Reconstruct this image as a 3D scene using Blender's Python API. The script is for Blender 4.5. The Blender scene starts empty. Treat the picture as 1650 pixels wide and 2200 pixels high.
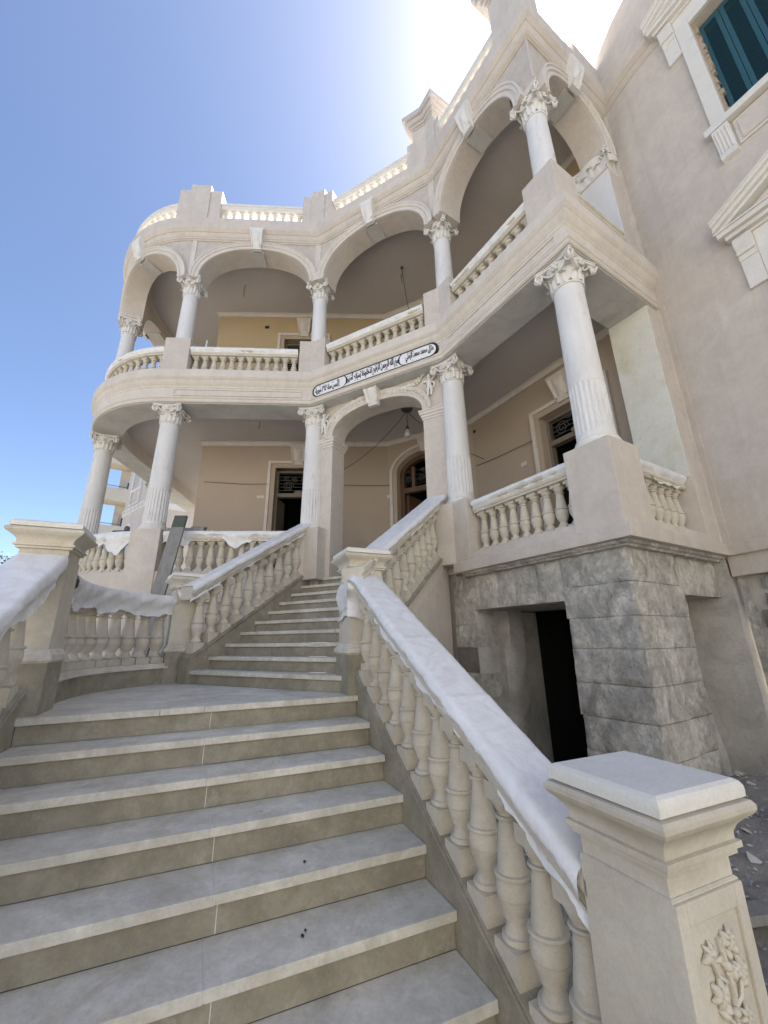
import bpy, bmesh, math, random
from mathutils import Vector, Matrix, noise
random.seed(11)
SC = bpy.context.scene
COL = SC.collection
R = math.radians

# ------------------------------------------------------------------ camera, sky, sun, exposure
cam_d = bpy.data.cameras.new('camera')
cam = bpy.data.objects.new('camera', cam_d)
COL.objects.link(cam)
SC.camera = cam
up_c = Vector((785 - 825, -1645 - 1100, 870)).normalized()          # world up seen by the lens (x right, y down, z forward)
fw_c = Vector((0, 0, 1)) - up_c * up_c.z
fw_c.normalize()
rt_c = fw_c.cross(up_c)
if rt_c.x < 0:
    rt_c = -rt_c
rows = Matrix((rt_c, fw_c, up_c))
cx, cy, cz = rows @ Vector((1, 0, 0)), rows @ Vector((0, -1, 0)), rows @ Vector((0, 0, -1))
mw = Matrix((cx, cy, cz)).transposed().to_4x4()
cam.matrix_world = mw
cam_d.sensor_fit = 'VERTICAL'
cam_d.sensor_height = 24.0
cam_d.lens = 24.0 * 870 / 2200
cam_d.clip_start = 0.05
cam_d.clip_end = 2000

SUN_AZ, SUN_EL = 50.0, 60.0
world = bpy.data.worlds.new('World')
SC.world = world
world.use_nodes = True
wn = world.node_tree
wn.nodes.clear()
w_out = wn.nodes.new('ShaderNodeOutputWorld')
w_bg = wn.nodes.new('ShaderNodeBackground')
w_sky = wn.nodes.new('ShaderNodeTexSky')
w_sky.sky_type = 'NISHITA'
w_sky.sun_disc = False
w_sky.sun_elevation = R(SUN_EL)
w_sky.sun_rotation = R(SUN_AZ)
w_sky.air_density = 0.6
w_sky.dust_density = 0.8
w_sky.ozone_density = 1.4
w_bg.inputs['Strength'].default_value = 0.062
wn.links.new(w_sky.outputs[0], w_bg.inputs['Color'])
wn.links.new(w_bg.outputs[0], w_out.inputs['Surface'])
sun_d = bpy.data.lights.new('sun', 'SUN')
sun_d.energy = 5.0
sun_d.angle = R(0.53)
sun_d.color = (1.0, 0.94, 0.84)
sun = bpy.data.objects.new('sun', sun_d)
COL.objects.link(sun)
sd = Vector((math.sin(R(SUN_AZ)) * math.cos(R(SUN_EL)), math.cos(R(SUN_AZ)) * math.cos(R(SUN_EL)), math.sin(R(SUN_EL))))
sun.rotation_euler = sd.to_track_quat('Z', 'Y').to_euler()
sun.location = sd * 60
SC.view_settings.view_transform = 'Standard'
SC.view_settings.look = 'None'
SC.view_settings.gamma = 1
SC.view_settings.use_curve_mapping = False
SC.view_settings.exposure = 2.4

# ------------------------------------------------------------------ small helpers
def nr(a):
    return Vector((math.sin(R(a)), math.cos(R(a))))
def v3(p, z):
    return Vector((p[0], p[1], z))
def rot90(d):
    return Vector((-d[1], d[0]))
def lerp(a, b, t):
    return a + (b - a) * t

# ------------------------------------------------------------------ materials (all procedural)
def new_mat(name):
    m = bpy.data.materials.new(name)
    m.use_nodes = True
    nt = m.node_tree
    nt.nodes.clear()
    out = nt.nodes.new('ShaderNodeOutputMaterial')
    bs = nt.nodes.new('ShaderNodeBsdfPrincipled')
    nt.links.new(bs.outputs[0], out.inputs['Surface'])
    return m, nt, bs, out
def pos_node(nt, scale=(1, 1, 1)):
    g = nt.nodes.new('ShaderNodeNewGeometry')
    mp = nt.nodes.new('ShaderNodeMapping')
    mp.inputs['Scale'].default_value = scale
    nt.links.new(g.outputs['Position'], mp.inputs['Vector'])
    return mp.outputs[0]
def noise_n(nt, vec, scale, detail=4, rough=0.6, dist=0.0):
    n = nt.nodes.new('ShaderNodeTexNoise')
    n.inputs['Scale'].default_value = scale
    n.inputs['Detail'].default_value = detail
    n.inputs['Roughness'].default_value = rough
    n.inputs['Distortion'].default_value = dist
    nt.links.new(vec, n.inputs['Vector'])
    return n.outputs['Fac']
def ramp_n(nt, fac, stops):
    r = nt.nodes.new('ShaderNodeValToRGB')
    el = r.color_ramp.elements
    while len(el) < len(stops):
        el.new(0.5)
    for e, (p, c) in zip(el, stops):
        e.position = p
        e.color = (c[0], c[1], c[2], 1) if hasattr(c, '__len__') else (c, c, c, 1)
    nt.links.new(fac, r.inputs[0])
    return r.outputs[0]
def mix_n(nt, fac, a, b, mode='MIX'):
    m = nt.nodes.new('ShaderNodeMix')
    m.data_type = 'RGBA'
    m.blend_type = mode
    for sock, val in ((m.inputs[0], fac), (m.inputs[6], a), (m.inputs[7], b)):
        if isinstance(val, (int, float)):
            sock.default_value = val
        elif isinstance(val, tuple):
            sock.default_value = (val[0], val[1], val[2], 1)
        else:
            nt.links.new(val, sock)
    return m.outputs[2]
def bump_n(nt, bs, height, strength, dist=0.01, prev=None):
    b = nt.nodes.new('ShaderNodeBump')
    b.inputs['Strength'].default_value = strength
    b.inputs['Distance'].default_value = dist
    nt.links.new(height, b.inputs['Height'])
    if prev is not None:
        nt.links.new(prev, b.inputs['Normal'])
    nt.links.new(b.outputs[0], bs.inputs['Normal'])
    return b.outputs[0]
def stone_mat(name, c1, c2, scale=3.0, rough=0.85, fine=60, bump=0.15, bdist=0.004, dirt=None, dirt_scale=1.3,
              dirt_lo=0.55, dirt_hi=0.75, dirt2=None, stretch=(1, 1, 1), speck=None, streak=0.0, blotch=0.0):
    m, nt, bs, out = new_mat(name)
    p = pos_node(nt, stretch)
    p1 = pos_node(nt)
    n1 = noise_n(nt, p, scale, 6, 0.65, 0.4)
    col = ramp_n(nt, n1, [(0.3, c1), (0.7, c2)])
    if dirt:
        nd = noise_n(nt, p, dirt_scale, 8, 0.7, 0.6)
        f = ramp_n(nt, nd, [(dirt_lo, 0.0), (dirt_hi, 1.0)])
        col = mix_n(nt, f, col, dirt)
    if dirt2:
        nd = noise_n(nt, p1, dirt_scale * 3.7, 8, 0.75, 1.0)
        f = ramp_n(nt, nd, [(0.58, 0.0), (0.72, 0.85)])
        col = mix_n(nt, f, col, dirt2)
    if speck:
        ns = noise_n(nt, p1, 220, 2, 0.5)
        f = ramp_n(nt, ns, [(0.66, 0.0), (0.72, 0.6)])
        col = mix_n(nt, f, col, speck)
    if streak:
        ps = pos_node(nt, (7.0, 7.0, 0.35))
        f = ramp_n(nt, noise_n(nt, ps, 1.0, 6, 0.7, 0.3), [(0.52, 0.0), (0.80, streak)])
        col = mix_n(nt, f, col, tuple(c * 0.55 for c in c1))
    if blotch:
        f = ramp_n(nt, noise_n(nt, p1, 2.6, 9, 0.75, 0.8), [(0.42, (1 - blotch,) * 3), (0.62, (1 + blotch * 0.5,) * 3)])
        col = mix_n(nt, 1.0, col, f, 'MULTIPLY')
        f = ramp_n(nt, noise_n(nt, p1, 14.0, 6, 0.7, 0.5), [(0.35, (1 - blotch * 0.7,) * 3), (0.65, (1 + blotch * 0.4,) * 3)])
        col = mix_n(nt, 1.0, col, f, 'MULTIPLY')
    nf = noise_n(nt, p1, fine, 5, 0.7)
    tint = ramp_n(nt, nf, [(0.25, (0.88, 0.88, 0.88)), (0.75, (1.06, 1.06, 1.06))])
    col = mix_n(nt, 1.0, col, tint, 'MULTIPLY')
    nt.links.new(col, bs.inputs['Base Color'])
    bs.inputs['Roughness'].default_value = rough
    b1 = bump_n(nt, bs, nf, bump, bdist)
    bump_n(nt, bs, n1, bump * 0.7, bdist * 4, b1)
    return m
def plain_mat(name, c, rough=0.6, metal=0.0, fine=40, bump=0.1):
    m, nt, bs, out = new_mat(name)
    p = pos_node(nt)
    n1 = noise_n(nt, p, fine, 4)
    col = mix_n(nt, 1.0, c, ramp_n(nt, n1, [(0.2, (0.8, 0.8, 0.8)), (0.8, (1.15, 1.15, 1.15))]), 'MULTIPLY')
    nt.links.new(col, bs.inputs['Base Color'])
    bs.inputs['Roughness'].default_value = rough
    bs.inputs['Metallic'].default_value = metal
    bump_n(nt, bs, n1, bump, 0.003)
    return m

MT = {}
MT['pink'] = stone_mat('pink_plaster', (0.605, 0.545, 0.48), (0.65, 0.59, 0.525), 0.7, 0.92, 120, 0.3, 0.004, streak=0.25, blotch=0.07, dirt=(0.555, 0.49, 0.425), dirt_scale=0.5, dirt_lo=0.5, dirt_hi=0.9)
MT['pinkrough'] = stone_mat('rough_cast_plaster', (0.54, 0.485, 0.425), (0.64, 0.585, 0.52), 9.0, 0.95, 70, 0.9, 0.012)
MT['trim'] = stone_mat('pale_trim_plaster', (0.64, 0.585, 0.52), (0.70, 0.645, 0.58), 1.2, 0.85, 90, 0.2, 0.003, streak=0.25, blotch=0.06)
MT['white'] = stone_mat('white_stone_trim', (0.70, 0.68, 0.63), (0.78, 0.76, 0.72), 4.0, 0.8, 80, 0.25, 0.004, dirt=(0.55, 0.53, 0.49), dirt_scale=6, dirt_lo=0.58, dirt_hi=0.8)
MT['marble'] = stone_mat('grey_white_marble', (0.68, 0.67, 0.65), (0.78, 0.775, 0.76), 5.0, 0.7, 70, 0.15, 0.003, dirt=(0.50, 0.49, 0.47), dirt_scale=4.5, dirt_lo=0.58, dirt_hi=0.78, stretch=(1, 1, 0.35))
MT['sand'] = stone_mat('cream_sandstone', (0.60, 0.55, 0.455), (0.67, 0.62, 0.525), 3.0, 0.88, 110, 0.2, 0.003, dirt=(0.50, 0.445, 0.345), dirt_scale=2.0, dirt_lo=0.48, dirt_hi=0.75, blotch=0.07)
MT['sandpale'] = stone_mat('pale_cap_stone', (0.74, 0.71, 0.64), (0.80, 0.78, 0.73), 3.0, 0.8, 90, 0.15, 0.003, dirt=(0.64, 0.60, 0.52), dirt_scale=2.6, dirt_lo=0.5, dirt_hi=0.8, blotch=0.05)
MT['step'] = stone_mat('sky_lit_limestone', (0.64, 0.605, 0.515), (0.77, 0.735, 0.65), 5.0, 0.68, 45, 0.3, 0.004, dirt=(0.46, 0.40, 0.29), dirt_scale=2.1, dirt_lo=0.50, dirt_hi=0.84, dirt2=(0.80, 0.775, 0.715), speck=(0.40, 0.36, 0.28), blotch=0.13)  # same stone as the risers, colour lightened for sky light on treads; stains real
MT['riser'] = stone_mat('shaded_limestone', (0.30, 0.272, 0.205), (0.41, 0.375, 0.295), 5.5, 0.8, 60, 0.3, 0.004, dirt=(0.22, 0.198, 0.145), dirt_scale=2.3, dirt_lo=0.48, dirt_hi=0.8, dirt2=(0.47, 0.435, 0.355), speck=(0.54, 0.50, 0.42), blotch=0.12)  # same stone as the treads, colour darkened to paint the shade on risers
MT['grout'] = plain_mat('white_grout', (0.72, 0.70, 0.66), 0.9)
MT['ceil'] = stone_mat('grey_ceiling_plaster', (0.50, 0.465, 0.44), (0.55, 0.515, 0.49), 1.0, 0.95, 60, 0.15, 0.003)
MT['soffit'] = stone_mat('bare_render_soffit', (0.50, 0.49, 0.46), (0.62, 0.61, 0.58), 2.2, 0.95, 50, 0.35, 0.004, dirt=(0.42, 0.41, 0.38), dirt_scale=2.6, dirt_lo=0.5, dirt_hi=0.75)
MT['inner'] = stone_mat('tan_inner_wall_plaster', (0.44, 0.355, 0.275), (0.475, 0.39, 0.305), 0.8, 0.92, 90, 0.15, 0.003)
MT['ochre'] = stone_mat('ochre_inner_wall_plaster', (0.47, 0.36, 0.215), (0.51, 0.395, 0.245), 0.8, 0.92, 90, 0.15, 0.003)
MT['rawplaster'] = stone_mat('unpainted_pier_plaster', (0.66, 0.645, 0.56), (0.74, 0.73, 0.67), 2.0, 0.95, 50, 0.4, 0.005, dirt=(0.60, 0.555, 0.40), dirt_scale=1.4, dirt_lo=0.5, dirt_hi=0.72, dirt2=(0.56, 0.55, 0.50))
MT['base'] = stone_mat('weathered_grey_stone', (0.60, 0.57, 0.505), (0.80, 0.775, 0.72), 9.0, 0.95, 55, 1.0, 0.02, dirt=(0.30, 0.28, 0.25), dirt_scale=3.0, dirt_lo=0.55, dirt_hi=0.72, dirt2=(0.85, 0.84, 0.82), stretch=(1, 1, 0.6), speck=(0.12, 0.11, 0.10), blotch=0.30)
MT['basedark'] = stone_mat('sooty_rubble_stone', (0.15, 0.135, 0.12), (0.30, 0.27, 0.235), 4.0, 0.95, 40, 0.8, 0.014, dirt=(0.09, 0.082, 0.076), dirt_scale=2.2, dirt_lo=0.45, dirt_hi=0.7, dirt2=(0.38, 0.35, 0.31))
MT['mortar'] = stone_mat('pale_mortar', (0.50, 0.47, 0.42), (0.62, 0.59, 0.53), 6.0, 0.95, 60, 0.6, 0.008)
MT['niche'] = stone_mat('rough_grey_niche_render', (0.44, 0.42, 0.39), (0.62, 0.60, 0.56), 2.6, 0.95, 30, 0.8, 0.014, dirt=(0.26, 0.25, 0.23), dirt_scale=1.6, dirt_lo=0.5, dirt_hi=0.72)
MT['dark'] = plain_mat('near_black_painted_dark', (0.03, 0.028, 0.026), 0.9)  # near-black colour paints the darkness of rooms, gaps and holes; bulb holder truly black
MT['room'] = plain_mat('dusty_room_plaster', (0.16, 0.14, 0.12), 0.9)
MT['wood'] = stone_mat('brown_door_wood', (0.085, 0.045, 0.025), (0.15, 0.085, 0.05), 8.0, 0.6, 60, 0.2, 0.002, stretch=(1, 1, 0.15))
MT['paledoor'] = plain_mat('greyed_door_paint', (0.20, 0.165, 0.13), 0.7)
MT['iron'] = plain_mat('dull_iron', (0.10, 0.095, 0.09), 0.55, 0.4)
MT['wire'] = plain_mat('grey_brown_wire', (0.10, 0.085, 0.07), 0.7)
MT['shutter'] = plain_mat('blue_green_shutter_paint', (0.022, 0.088, 0.112), 0.45)
MT['plank'] = stone_mat('weathered_plank', (0.20, 0.195, 0.18), (0.31, 0.30, 0.28), 7.0, 0.9, 50, 0.4, 0.004, stretch=(3, 3, 0.3), dirt2=(0.40, 0.39, 0.37))
MT['plank2'] = plain_mat('dark_green_plank_end', (0.085, 0.10, 0.085), 0.8)
MT['signwhite'] = plain_mat('white_sign_paint', (0.80, 0.80, 0.80), 0.5)
MT['signblack'] = plain_mat('black_sign_paint', (0.012, 0.013, 0.018), 0.45)
MT['ground'] = stone_mat('dusty_ground', (0.132, 0.121, 0.106), (0.168, 0.156, 0.138), 2.0, 0.95, 30, 0.6, 0.02, dirt=(0.112, 0.101, 0.085), dirt_scale=0.8)
MT['rubble'] = stone_mat('dirty_rubble', (0.22, 0.20, 0.175), (0.36, 0.335, 0.30), 6.0, 0.95, 40, 0.7, 0.012, dirt=(0.14, 0.125, 0.11), dirt_scale=3, dirt2=(0.55, 0.54, 0.51))
MT['chip'] = stone_mat('pale_stone_chips', (0.40, 0.39, 0.37), (0.62, 0.61, 0.59), 9.0, 0.95, 60, 0.4, 0.006, dirt=(0.25, 0.22, 0.19), dirt_scale=5)
MT['concrete'] = stone_mat('stained_block_render', (0.50, 0.45, 0.36), (0.60, 0.545, 0.45), 0.5, 0.95, 10, 0.2, 0.02, dirt=(0.42, 0.37, 0.29), dirt_scale=0.5)
MT['blockbrick'] = stone_mat('raw_block_brick', (0.40, 0.30, 0.24), (0.50, 0.40, 0.33), 2.0, 0.95, 12, 0.5, 0.03)
MT['glassdark'] = plain_mat('dark_window_glass', (0.03, 0.035, 0.04), 0.15)
MT['bark'] = plain_mat('grey_bark', (0.12, 0.10, 0.08), 0.95, 0, 20, 0.6)
MT['leaf'] = plain_mat('dusty_leaf', (0.10, 0.115, 0.065), 0.8)
MT['bulb'] = plain_mat('clear_bulb_glass', (0.55, 0.55, 0.53), 0.15)
MT['debris'] = plain_mat('dark_dry_leaf', (0.06, 0.045, 0.03), 0.9)

def sheet_mat():
    m, nt, bs, out = new_mat('white_plastic_film')
    p = pos_node(nt)
    n1 = noise_n(nt, p, 6.0, 6, 0.6, 1.5)
    def ridges(scale, dist):
        n = noise_n(nt, p, scale, 3, 0.55, dist)
        a = nt.nodes.new('ShaderNodeMath'); a.operation = 'SUBTRACT'; a.inputs[1].default_value = 0.5
        nt.links.new(n, a.inputs[0])
        q = nt.nodes.new('ShaderNodeMath'); q.operation = 'ABSOLUTE'
        nt.links.new(a.outputs[0], q.inputs[0])
        return ramp_n(nt, q.outputs[0], [(0.0, 1.0), (0.10, 0.0)])
    r1, r2 = ridges(9.0, 2.5), ridges(24.0, 1.8)
    col = ramp_n(nt, n1, [(0.3, (0.84, 0.84, 0.84)), (0.65, (0.89, 0.89, 0.89))])
    nd = noise_n(nt, p, 2.2, 6, 0.7, 0.5)
    col = mix_n(nt, ramp_n(nt, nd, [(0.58, 0.0), (0.85, 0.35)]), col, (0.70, 0.67, 0.60))
    nt.links.new(col, bs.inputs['Base Color'])
    bs.inputs['Roughness'].default_value = 0.36
    bs.inputs['Specular IOR Level'].default_value = 0.6
    b1 = bump_n(nt, bs, r1, 0.22, 0.004)
    bump_n(nt, bs, r2, 0.10, 0.003, b1)
    tr = nt.nodes.new('ShaderNodeBsdfTransparent')
    mx = nt.nodes.new('ShaderNodeMixShader')
    f = ramp_n(nt, n1, [(0.35, 0.16), (0.62, 0.07)])
    nt.links.new(f, mx.inputs[0])
    nt.links.new(bs.outputs[0], mx.inputs[1])
    nt.links.new(tr.outputs[0], mx.inputs[2])
    nt.links.new(mx.outputs[0], out.inputs['Surface'])
    return m
MT['sheet'] = sheet_mat()

# ------------------------------------------------------------------ mesh builder and object helpers
WPOS = {}
class MB:
    def __init__(s):
        s.v = []; s.f = []
    def add(s, vs, fs):
        o = len(s.v)
        s.v += [Vector(p) for p in vs]
        s.f += [tuple(i + o for i in f) for f in fs]
    def box(s, c, hx, hy, hz, ax=None):
        ax = Vector((1, 0, 0)) if ax is None else Vector((ax[0], ax[1], 0)).normalized()
        ay = Vector((-ax.y, ax.x, 0)); az = Vector((0, 0, 1)); c = Vector(c)
        vs = [c + ax * (hx * i) + ay * (hy * j) + az * (hz * k) for k in (-1, 1) for j in (-1, 1) for i in (-1, 1)]
        s.add(vs, [(0, 2, 3, 1), (4, 5, 7, 6), (0, 1, 5, 4), (2, 6, 7, 3), (0, 4, 6, 2), (1, 3, 7, 5)])
    def hexa(s, p8):
        s.add(p8, [(0, 2, 3, 1), (4, 5, 7, 6), (0, 1, 5, 4), (2, 6, 7, 3), (0, 4, 6, 2), (1, 3, 7, 5)])
    def prism(s, poly, z0, z1):
        n = len(poly)
        vs = [v3(p, z0) for p in poly] + [v3(p, z1) for p in poly]
        fs = [tuple(range(n)), tuple(range(n, 2 * n))] + [(i, (i + 1) % n, n + (i + 1) % n, n + i) for i in range(n)]
        s.add(vs, fs)
    def extrude(s, poly3, d):
        n = len(poly3); d = Vector(d)
        vs = [Vector(p) for p in poly3] + [Vector(p) + d for p in poly3]
        fs = [tuple(range(n)), tuple(range(n, 2 * n))] + [(i, (i + 1) % n, n + (i + 1) % n, n + i) for i in range(n)]
        s.add(vs, fs)
    def grid(s, rows_, wrap=False):
        o = len(s.v); m = len(rows_[0])
        for r in rows_:
            s.v += [Vector(p) for p in r]
        for i in range(len(rows_) - 1):
            for j in range(m if wrap else m - 1):
                k = (j + 1) % m
                s.f.append((o + i * m + j, o + i * m + k, o + (i + 1) * m + k, o + (i + 1) * m + j))
    def sweep(s, path, prof, side=1, closed=False, zs=None, cap=True):
        """prof: closed loop of (outward, z). path: 2d points. outward = left of travel when side = 1"""
        n = len(path)
        rows_ = []
        for i in range(n):
            p, nrm = miter(path, i, closed)
            nrm = nrm * side
            dz = zs[i] if zs else 0
            rows_.append([Vector((p[0] + nrm[0] * o, p[1] + nrm[1] * o, z + dz)) for o, z in prof])
        if closed:
            rows_.append(rows_[0])
        b = len(s.v)
        s.grid(rows_, True)
        m = len(prof)
        if cap and not closed:
            s.f.append(tuple(range(b, b + m)))
            s.f.append(tuple(range(b + (n - 1) * m, b + n * m)))
    def lathe(s, c, prof, seg=20, cap=True):
        rows_ = []
        for r, z in prof:
            rows_.append([Vector((c[0] + r * math.cos(2 * math.pi * k / seg), c[1] + r * math.sin(2 * math.pi * k / seg), c[2] + z)) for k in range(seg)])
        b = len(s.v)
        s.grid(rows_, True)
        if cap:
            s.f.append(tuple(range(b, b + seg)))
            s.f.append(tuple(range(b + (len(prof) - 1) * seg, b + len(prof) * seg)))
    def tube(s, pts, r, seg=6, cap=True):
        pts = [Vector(p) for p in pts]
        n = len(pts); rows_ = []
        ref = Vector((0, 0, 1))
        for i, p in enumerate(pts):
            d = (pts[min(i + 1, n - 1)] - pts[max(i - 1, 0)]).normalized()
            if abs(d.dot(ref)) > 0.95:
                ref = Vector((1, 0, 0)) if abs(d.x) < 0.9 else Vector((0, 1, 0))
            a = d.cross(ref).normalized(); b = d.cross(a).normalized()
            rr = r[i] if hasattr(r, '__len__') else r
            rows_.append([p + (a * math.cos(2 * math.pi * k / seg) + b * math.sin(2 * math.pi * k / seg)) * rr for k in range(seg)])
        o = len(s.v)
        s.grid(rows_, True)
        if cap:
            s.f.append(tuple(range(o, o + seg)))
            s.f.append(tuple(range(o + (n - 1) * seg, o + n * seg)))
    def ball(s, c, rx, ry=None, rz=None, seg=10, rings=6):
        ry = rx if ry is None else ry; rz = rx if rz is None else rz
        rows_ = []
        for i in range(rings + 1):
            t = math.pi * i / rings
            rr = max(math.sin(t), 0.02)
            rows_.append([Vector((c[0] + rx * rr * math.cos(2 * math.pi * k / seg), c[1] + ry * rr * math.sin(2 * math.pi * k / seg), c[2] - rz * math.cos(t))) for k in range(seg)])
        s.grid(rows_, True)
    def mesh(s, name, mat, origin, smooth=30, bevel=0):
        me = bpy.data.meshes.new(name)
        me.from_pydata([p - origin for p in s.v], [], s.f)
        bm = bmesh.new(); bm.from_mesh(me)
        bmesh.ops.recalc_face_normals(bm, faces=bm.faces)
        if bevel:
            es = [e for e in bm.edges if len(e.link_faces) == 2 and e.calc_face_angle(0) > R(40)]
            bmesh.ops.bevel(bm, geom=es, offset=bevel, segments=2, profile=0.6, affect='EDGES', clamp_overlap=True)
        bm.to_mesh(me); bm.free()
        if smooth:
            me.shade_smooth()
            me.set_sharp_from_angle(angle=R(smooth))
        if mat is not None:
            me.materials.append(mat)
        return me
    def build(s, name, mat, parent=None, smooth=30, bevel=0):
        lo = Vector((min(p.x for p in s.v), min(p.y for p in s.v), min(p.z for p in s.v)))
        hi = Vector((max(p.x for p in s.v), max(p.y for p in s.v), max(p.z for p in s.v)))
        org = Vector(((lo.x + hi.x) / 2, (lo.y + hi.y) / 2, lo.z))
        me = s.mesh(name, MT[mat] if isinstance(mat, str) else mat, org, smooth, bevel)
        return link(bpy.data.objects.new(name, me), org, parent)
def link(o, w, parent=None):
    COL.objects.link(o)
    w = Vector(w)
    WPOS[o.name] = w
    if parent is not None:
        o.parent = parent
        o.location = w - WPOS[parent.name]
    else:
        o.location = w
    return o
def place(me, name, w, rz, parent, scale=None):
    o = bpy.data.objects.new(name, me)
    link(o, w, parent)
    o.rotation_euler = (0, 0, rz)
    if scale:
        o.scale = scale
    return o
def empty(name, w, parent=None):
    o = bpy.data.objects.new(name, None)
    o.empty_display_size = 0.2
    return link(o, w, parent)
def tag(o, label=None, cat=None, group=None, kind=None):
    if label: o['label'] = label
    if cat: o['category'] = cat
    if group: o['group'] = group
    if kind: o['kind'] = kind
    return o
def miter(path, i, closed=False):
    n = len(path)
    p = Vector(path[i][:2])
    a = Vector(path[(i - 1) % n][:2]) if (i > 0 or closed) else None
    b = Vector(path[(i + 1) % n][:2]) if (i < n - 1 or closed) else None
    if a is None:
        return p, rot90((b - p).normalized())
    if b is None:
        return p, rot90((p - a).normalized())
    n1 = rot90((p - a).normalized()); n2 = rot90((b - p).normalized())
    m = n1 + n2
    m.normalize()
    return p, m / max(m.dot(n1), 0.2)
def offset(path, o):
    return [Vector((p[0] + n[0] * o, p[1] + n[1] * o)) for p, n in (miter(path, i) for i in range(len(path)))]

# ------------------------------------------------------------------ plan of the place (metres, eye level = 0)
Z_GROUND, Z_FLOOR = -1.721, 0.985
CR = Vector((2.09, 3.378)); N1 = Vector((0.93, 5.29)); N2 = Vector((-1.33, 6.515))
V = nr(58.8)
W0 = CR + V * 1.914
UR = (N1 - CR).normalized(); UD = (N2 - N1).normalized(); UL = nr(-93.5)
TT = N2 + UL * 2.62
RA = 2.22
CA = TT + nr(-3.5) * RA
arc = [CA + nr(176.5 + 90 * k / 14) * RA for k in range(1, 15)]
SIDE = nr(-3.5)
S1 = arc[-1]
SEND = S1 + SIDE * 4.9
WALL = [W0]
ang = 165.0
for ds, a in ((0.2, 164), (0.2, 161), (0.2, 157), (0.25, 153), (0.5, 152), (4.2, 152)):
    WALL.append(WALL[-1] + nr(a) * ds)
PATH = [W0, CR, N1, N2, TT] + arc + [SEND]           # outward = left of travel
FULL = list(reversed(WALL)) + PATH[1:]
A_END = Vector((-4.17, 8.47)); AB = Vector((0.10, 8.64)); BC = Vector((1.887, 7.67)); C_END = BC + Vector((0.507, -0.861)) * 3.85
A_BACK = A_END + SIDE * 4.6
INNER = [C_END, BC, AB, A_END, A_BACK]

villa = tag(empty('villa', (1.0, 6.5, Z_GROUND)), 'two storey pink villa with arcaded verandahs, white columns and a roof balustrade', 'villa')

# sweep along the facade of a closed (outward, z) profile
def facade(name, path, prof, mat, smooth=25, parent=villa):
    b = MB(); b.sweep(path, prof)
    return b.build(name, mat, parent, smooth)

# --- entablature over the ground storey (slab band)
facade('entablature', PATH, [(-0.55, 4.17), (-0.0, 4.17), (0.015, 4.185), (0.015, 4.205), (0.0, 4.215), (0.0, 4.235), (0.02, 4.25), (0.02, 4.275), (-0.015, 4.285),
       (-0.015, 4.47), (0.0, 4.485), (0.0, 4.51), (0.015, 4.525), (0.045, 4.56), (0.06, 4.605), (0.075, 4.615), (0.10, 4.655), (0.10, 4.80), (0.085, 4.815), (-0.55, 4.815)], 'trim')
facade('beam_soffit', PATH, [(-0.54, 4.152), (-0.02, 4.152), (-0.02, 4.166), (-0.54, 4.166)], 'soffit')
# raised panel mouldings on the frieze of each straight bay
def frame_strip(p, d, s0, s1, z0, z1, o, parent, name='frieze_panel', w=0.03, mat='trim'):
    n = Vector((-d[1], d[0])) if Vector((-d[1], d[0])).dot(Vector((0, -1))) > 0 else Vector((d[1], -d[0]))
    b = MB()
    def bar(sa, sb, za, zb):
        q = [p + d * sa, p + d * sb]
        vs = []
        for z in (za, zb):
            for oo in (o - 0.01, o + 0.018):
                for k in (0, 1):
                    vs.append(v3(q[k] + n * oo, z))
        b.hexa(vs)
    bar(s0, s1, z0, z0 + w); bar(s0, s1, z1 - w, z1); bar(s0, s0 + w, z0 + w, z1 - w); bar(s1 - w, s1, z0 + w, z1 - w)
    return b.build(name, mat, parent, 0, 0.006)
frame_strip(CR, UR, 0.14, 2.10, 4.305, 4.455, -0.015, villa)
frame_strip(N2, UL, 0.16, 2.50, 4.305, 4.455, -0.015, villa)
# --- base ledge and curb of the ground verandah
LEDGE = [p for p in FULL if True]
i_n1 = FULL.index(N1)
ped_path = FULL[:i_n1] + [N1 - UR * 0.02]
facade('base_ledge', ped_path, [(-0.45, 0.815), (0.05, 0.815), (0.055, 0.83), (0.055, 0.935), (0.045, 0.945), (-0.45, 0.945)], 'pink')
facade('base_ledge', PATH[3:], [(-0.45, 0.60), (0.02, 0.60), (0.025, 0.72), (0.0, 0.735), (-0.45, 0.735)], 'pink')
facade('verandah_curb', [W0, CR, N1 + UR * -0.05], [(-0.40, 0.946), (-0.03, 0.946), (-0.03, 1.05), (-0.06, 1.062), (-0.40, 1.062)], 'pink')
facade('verandah_curb', PATH[3:], [(-0.40, 0.736), (-0.04, 0.736), (-0.04, 1.095), (-0.06, 1.105), (-0.40, 1.105)], 'pink')
facade('lower_wall', PATH[3:], [(-0.44, Z_GROUND - 0.2), (-0.05, Z_GROUND - 0.2), (-0.05, 0.599), (-0.44, 0.599)], 'pink')
# --- floors and ceilings
def slab(name, outer_o, inner, z0, z1, mat, path=PATH):
    b = MB(); b.prism(offset(path, outer_o) + list(reversed(inner)), z0, z1)
    return b.build(name, mat, villa, 0)
slab('verandah_floor', -0.42, INNER, Z_FLOOR - 0.25, Z_FLOOR, 'step')
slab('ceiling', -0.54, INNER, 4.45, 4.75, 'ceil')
slab('ceiling', -0.45, INNER, 8.16, 8.45, 'ceil')
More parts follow.
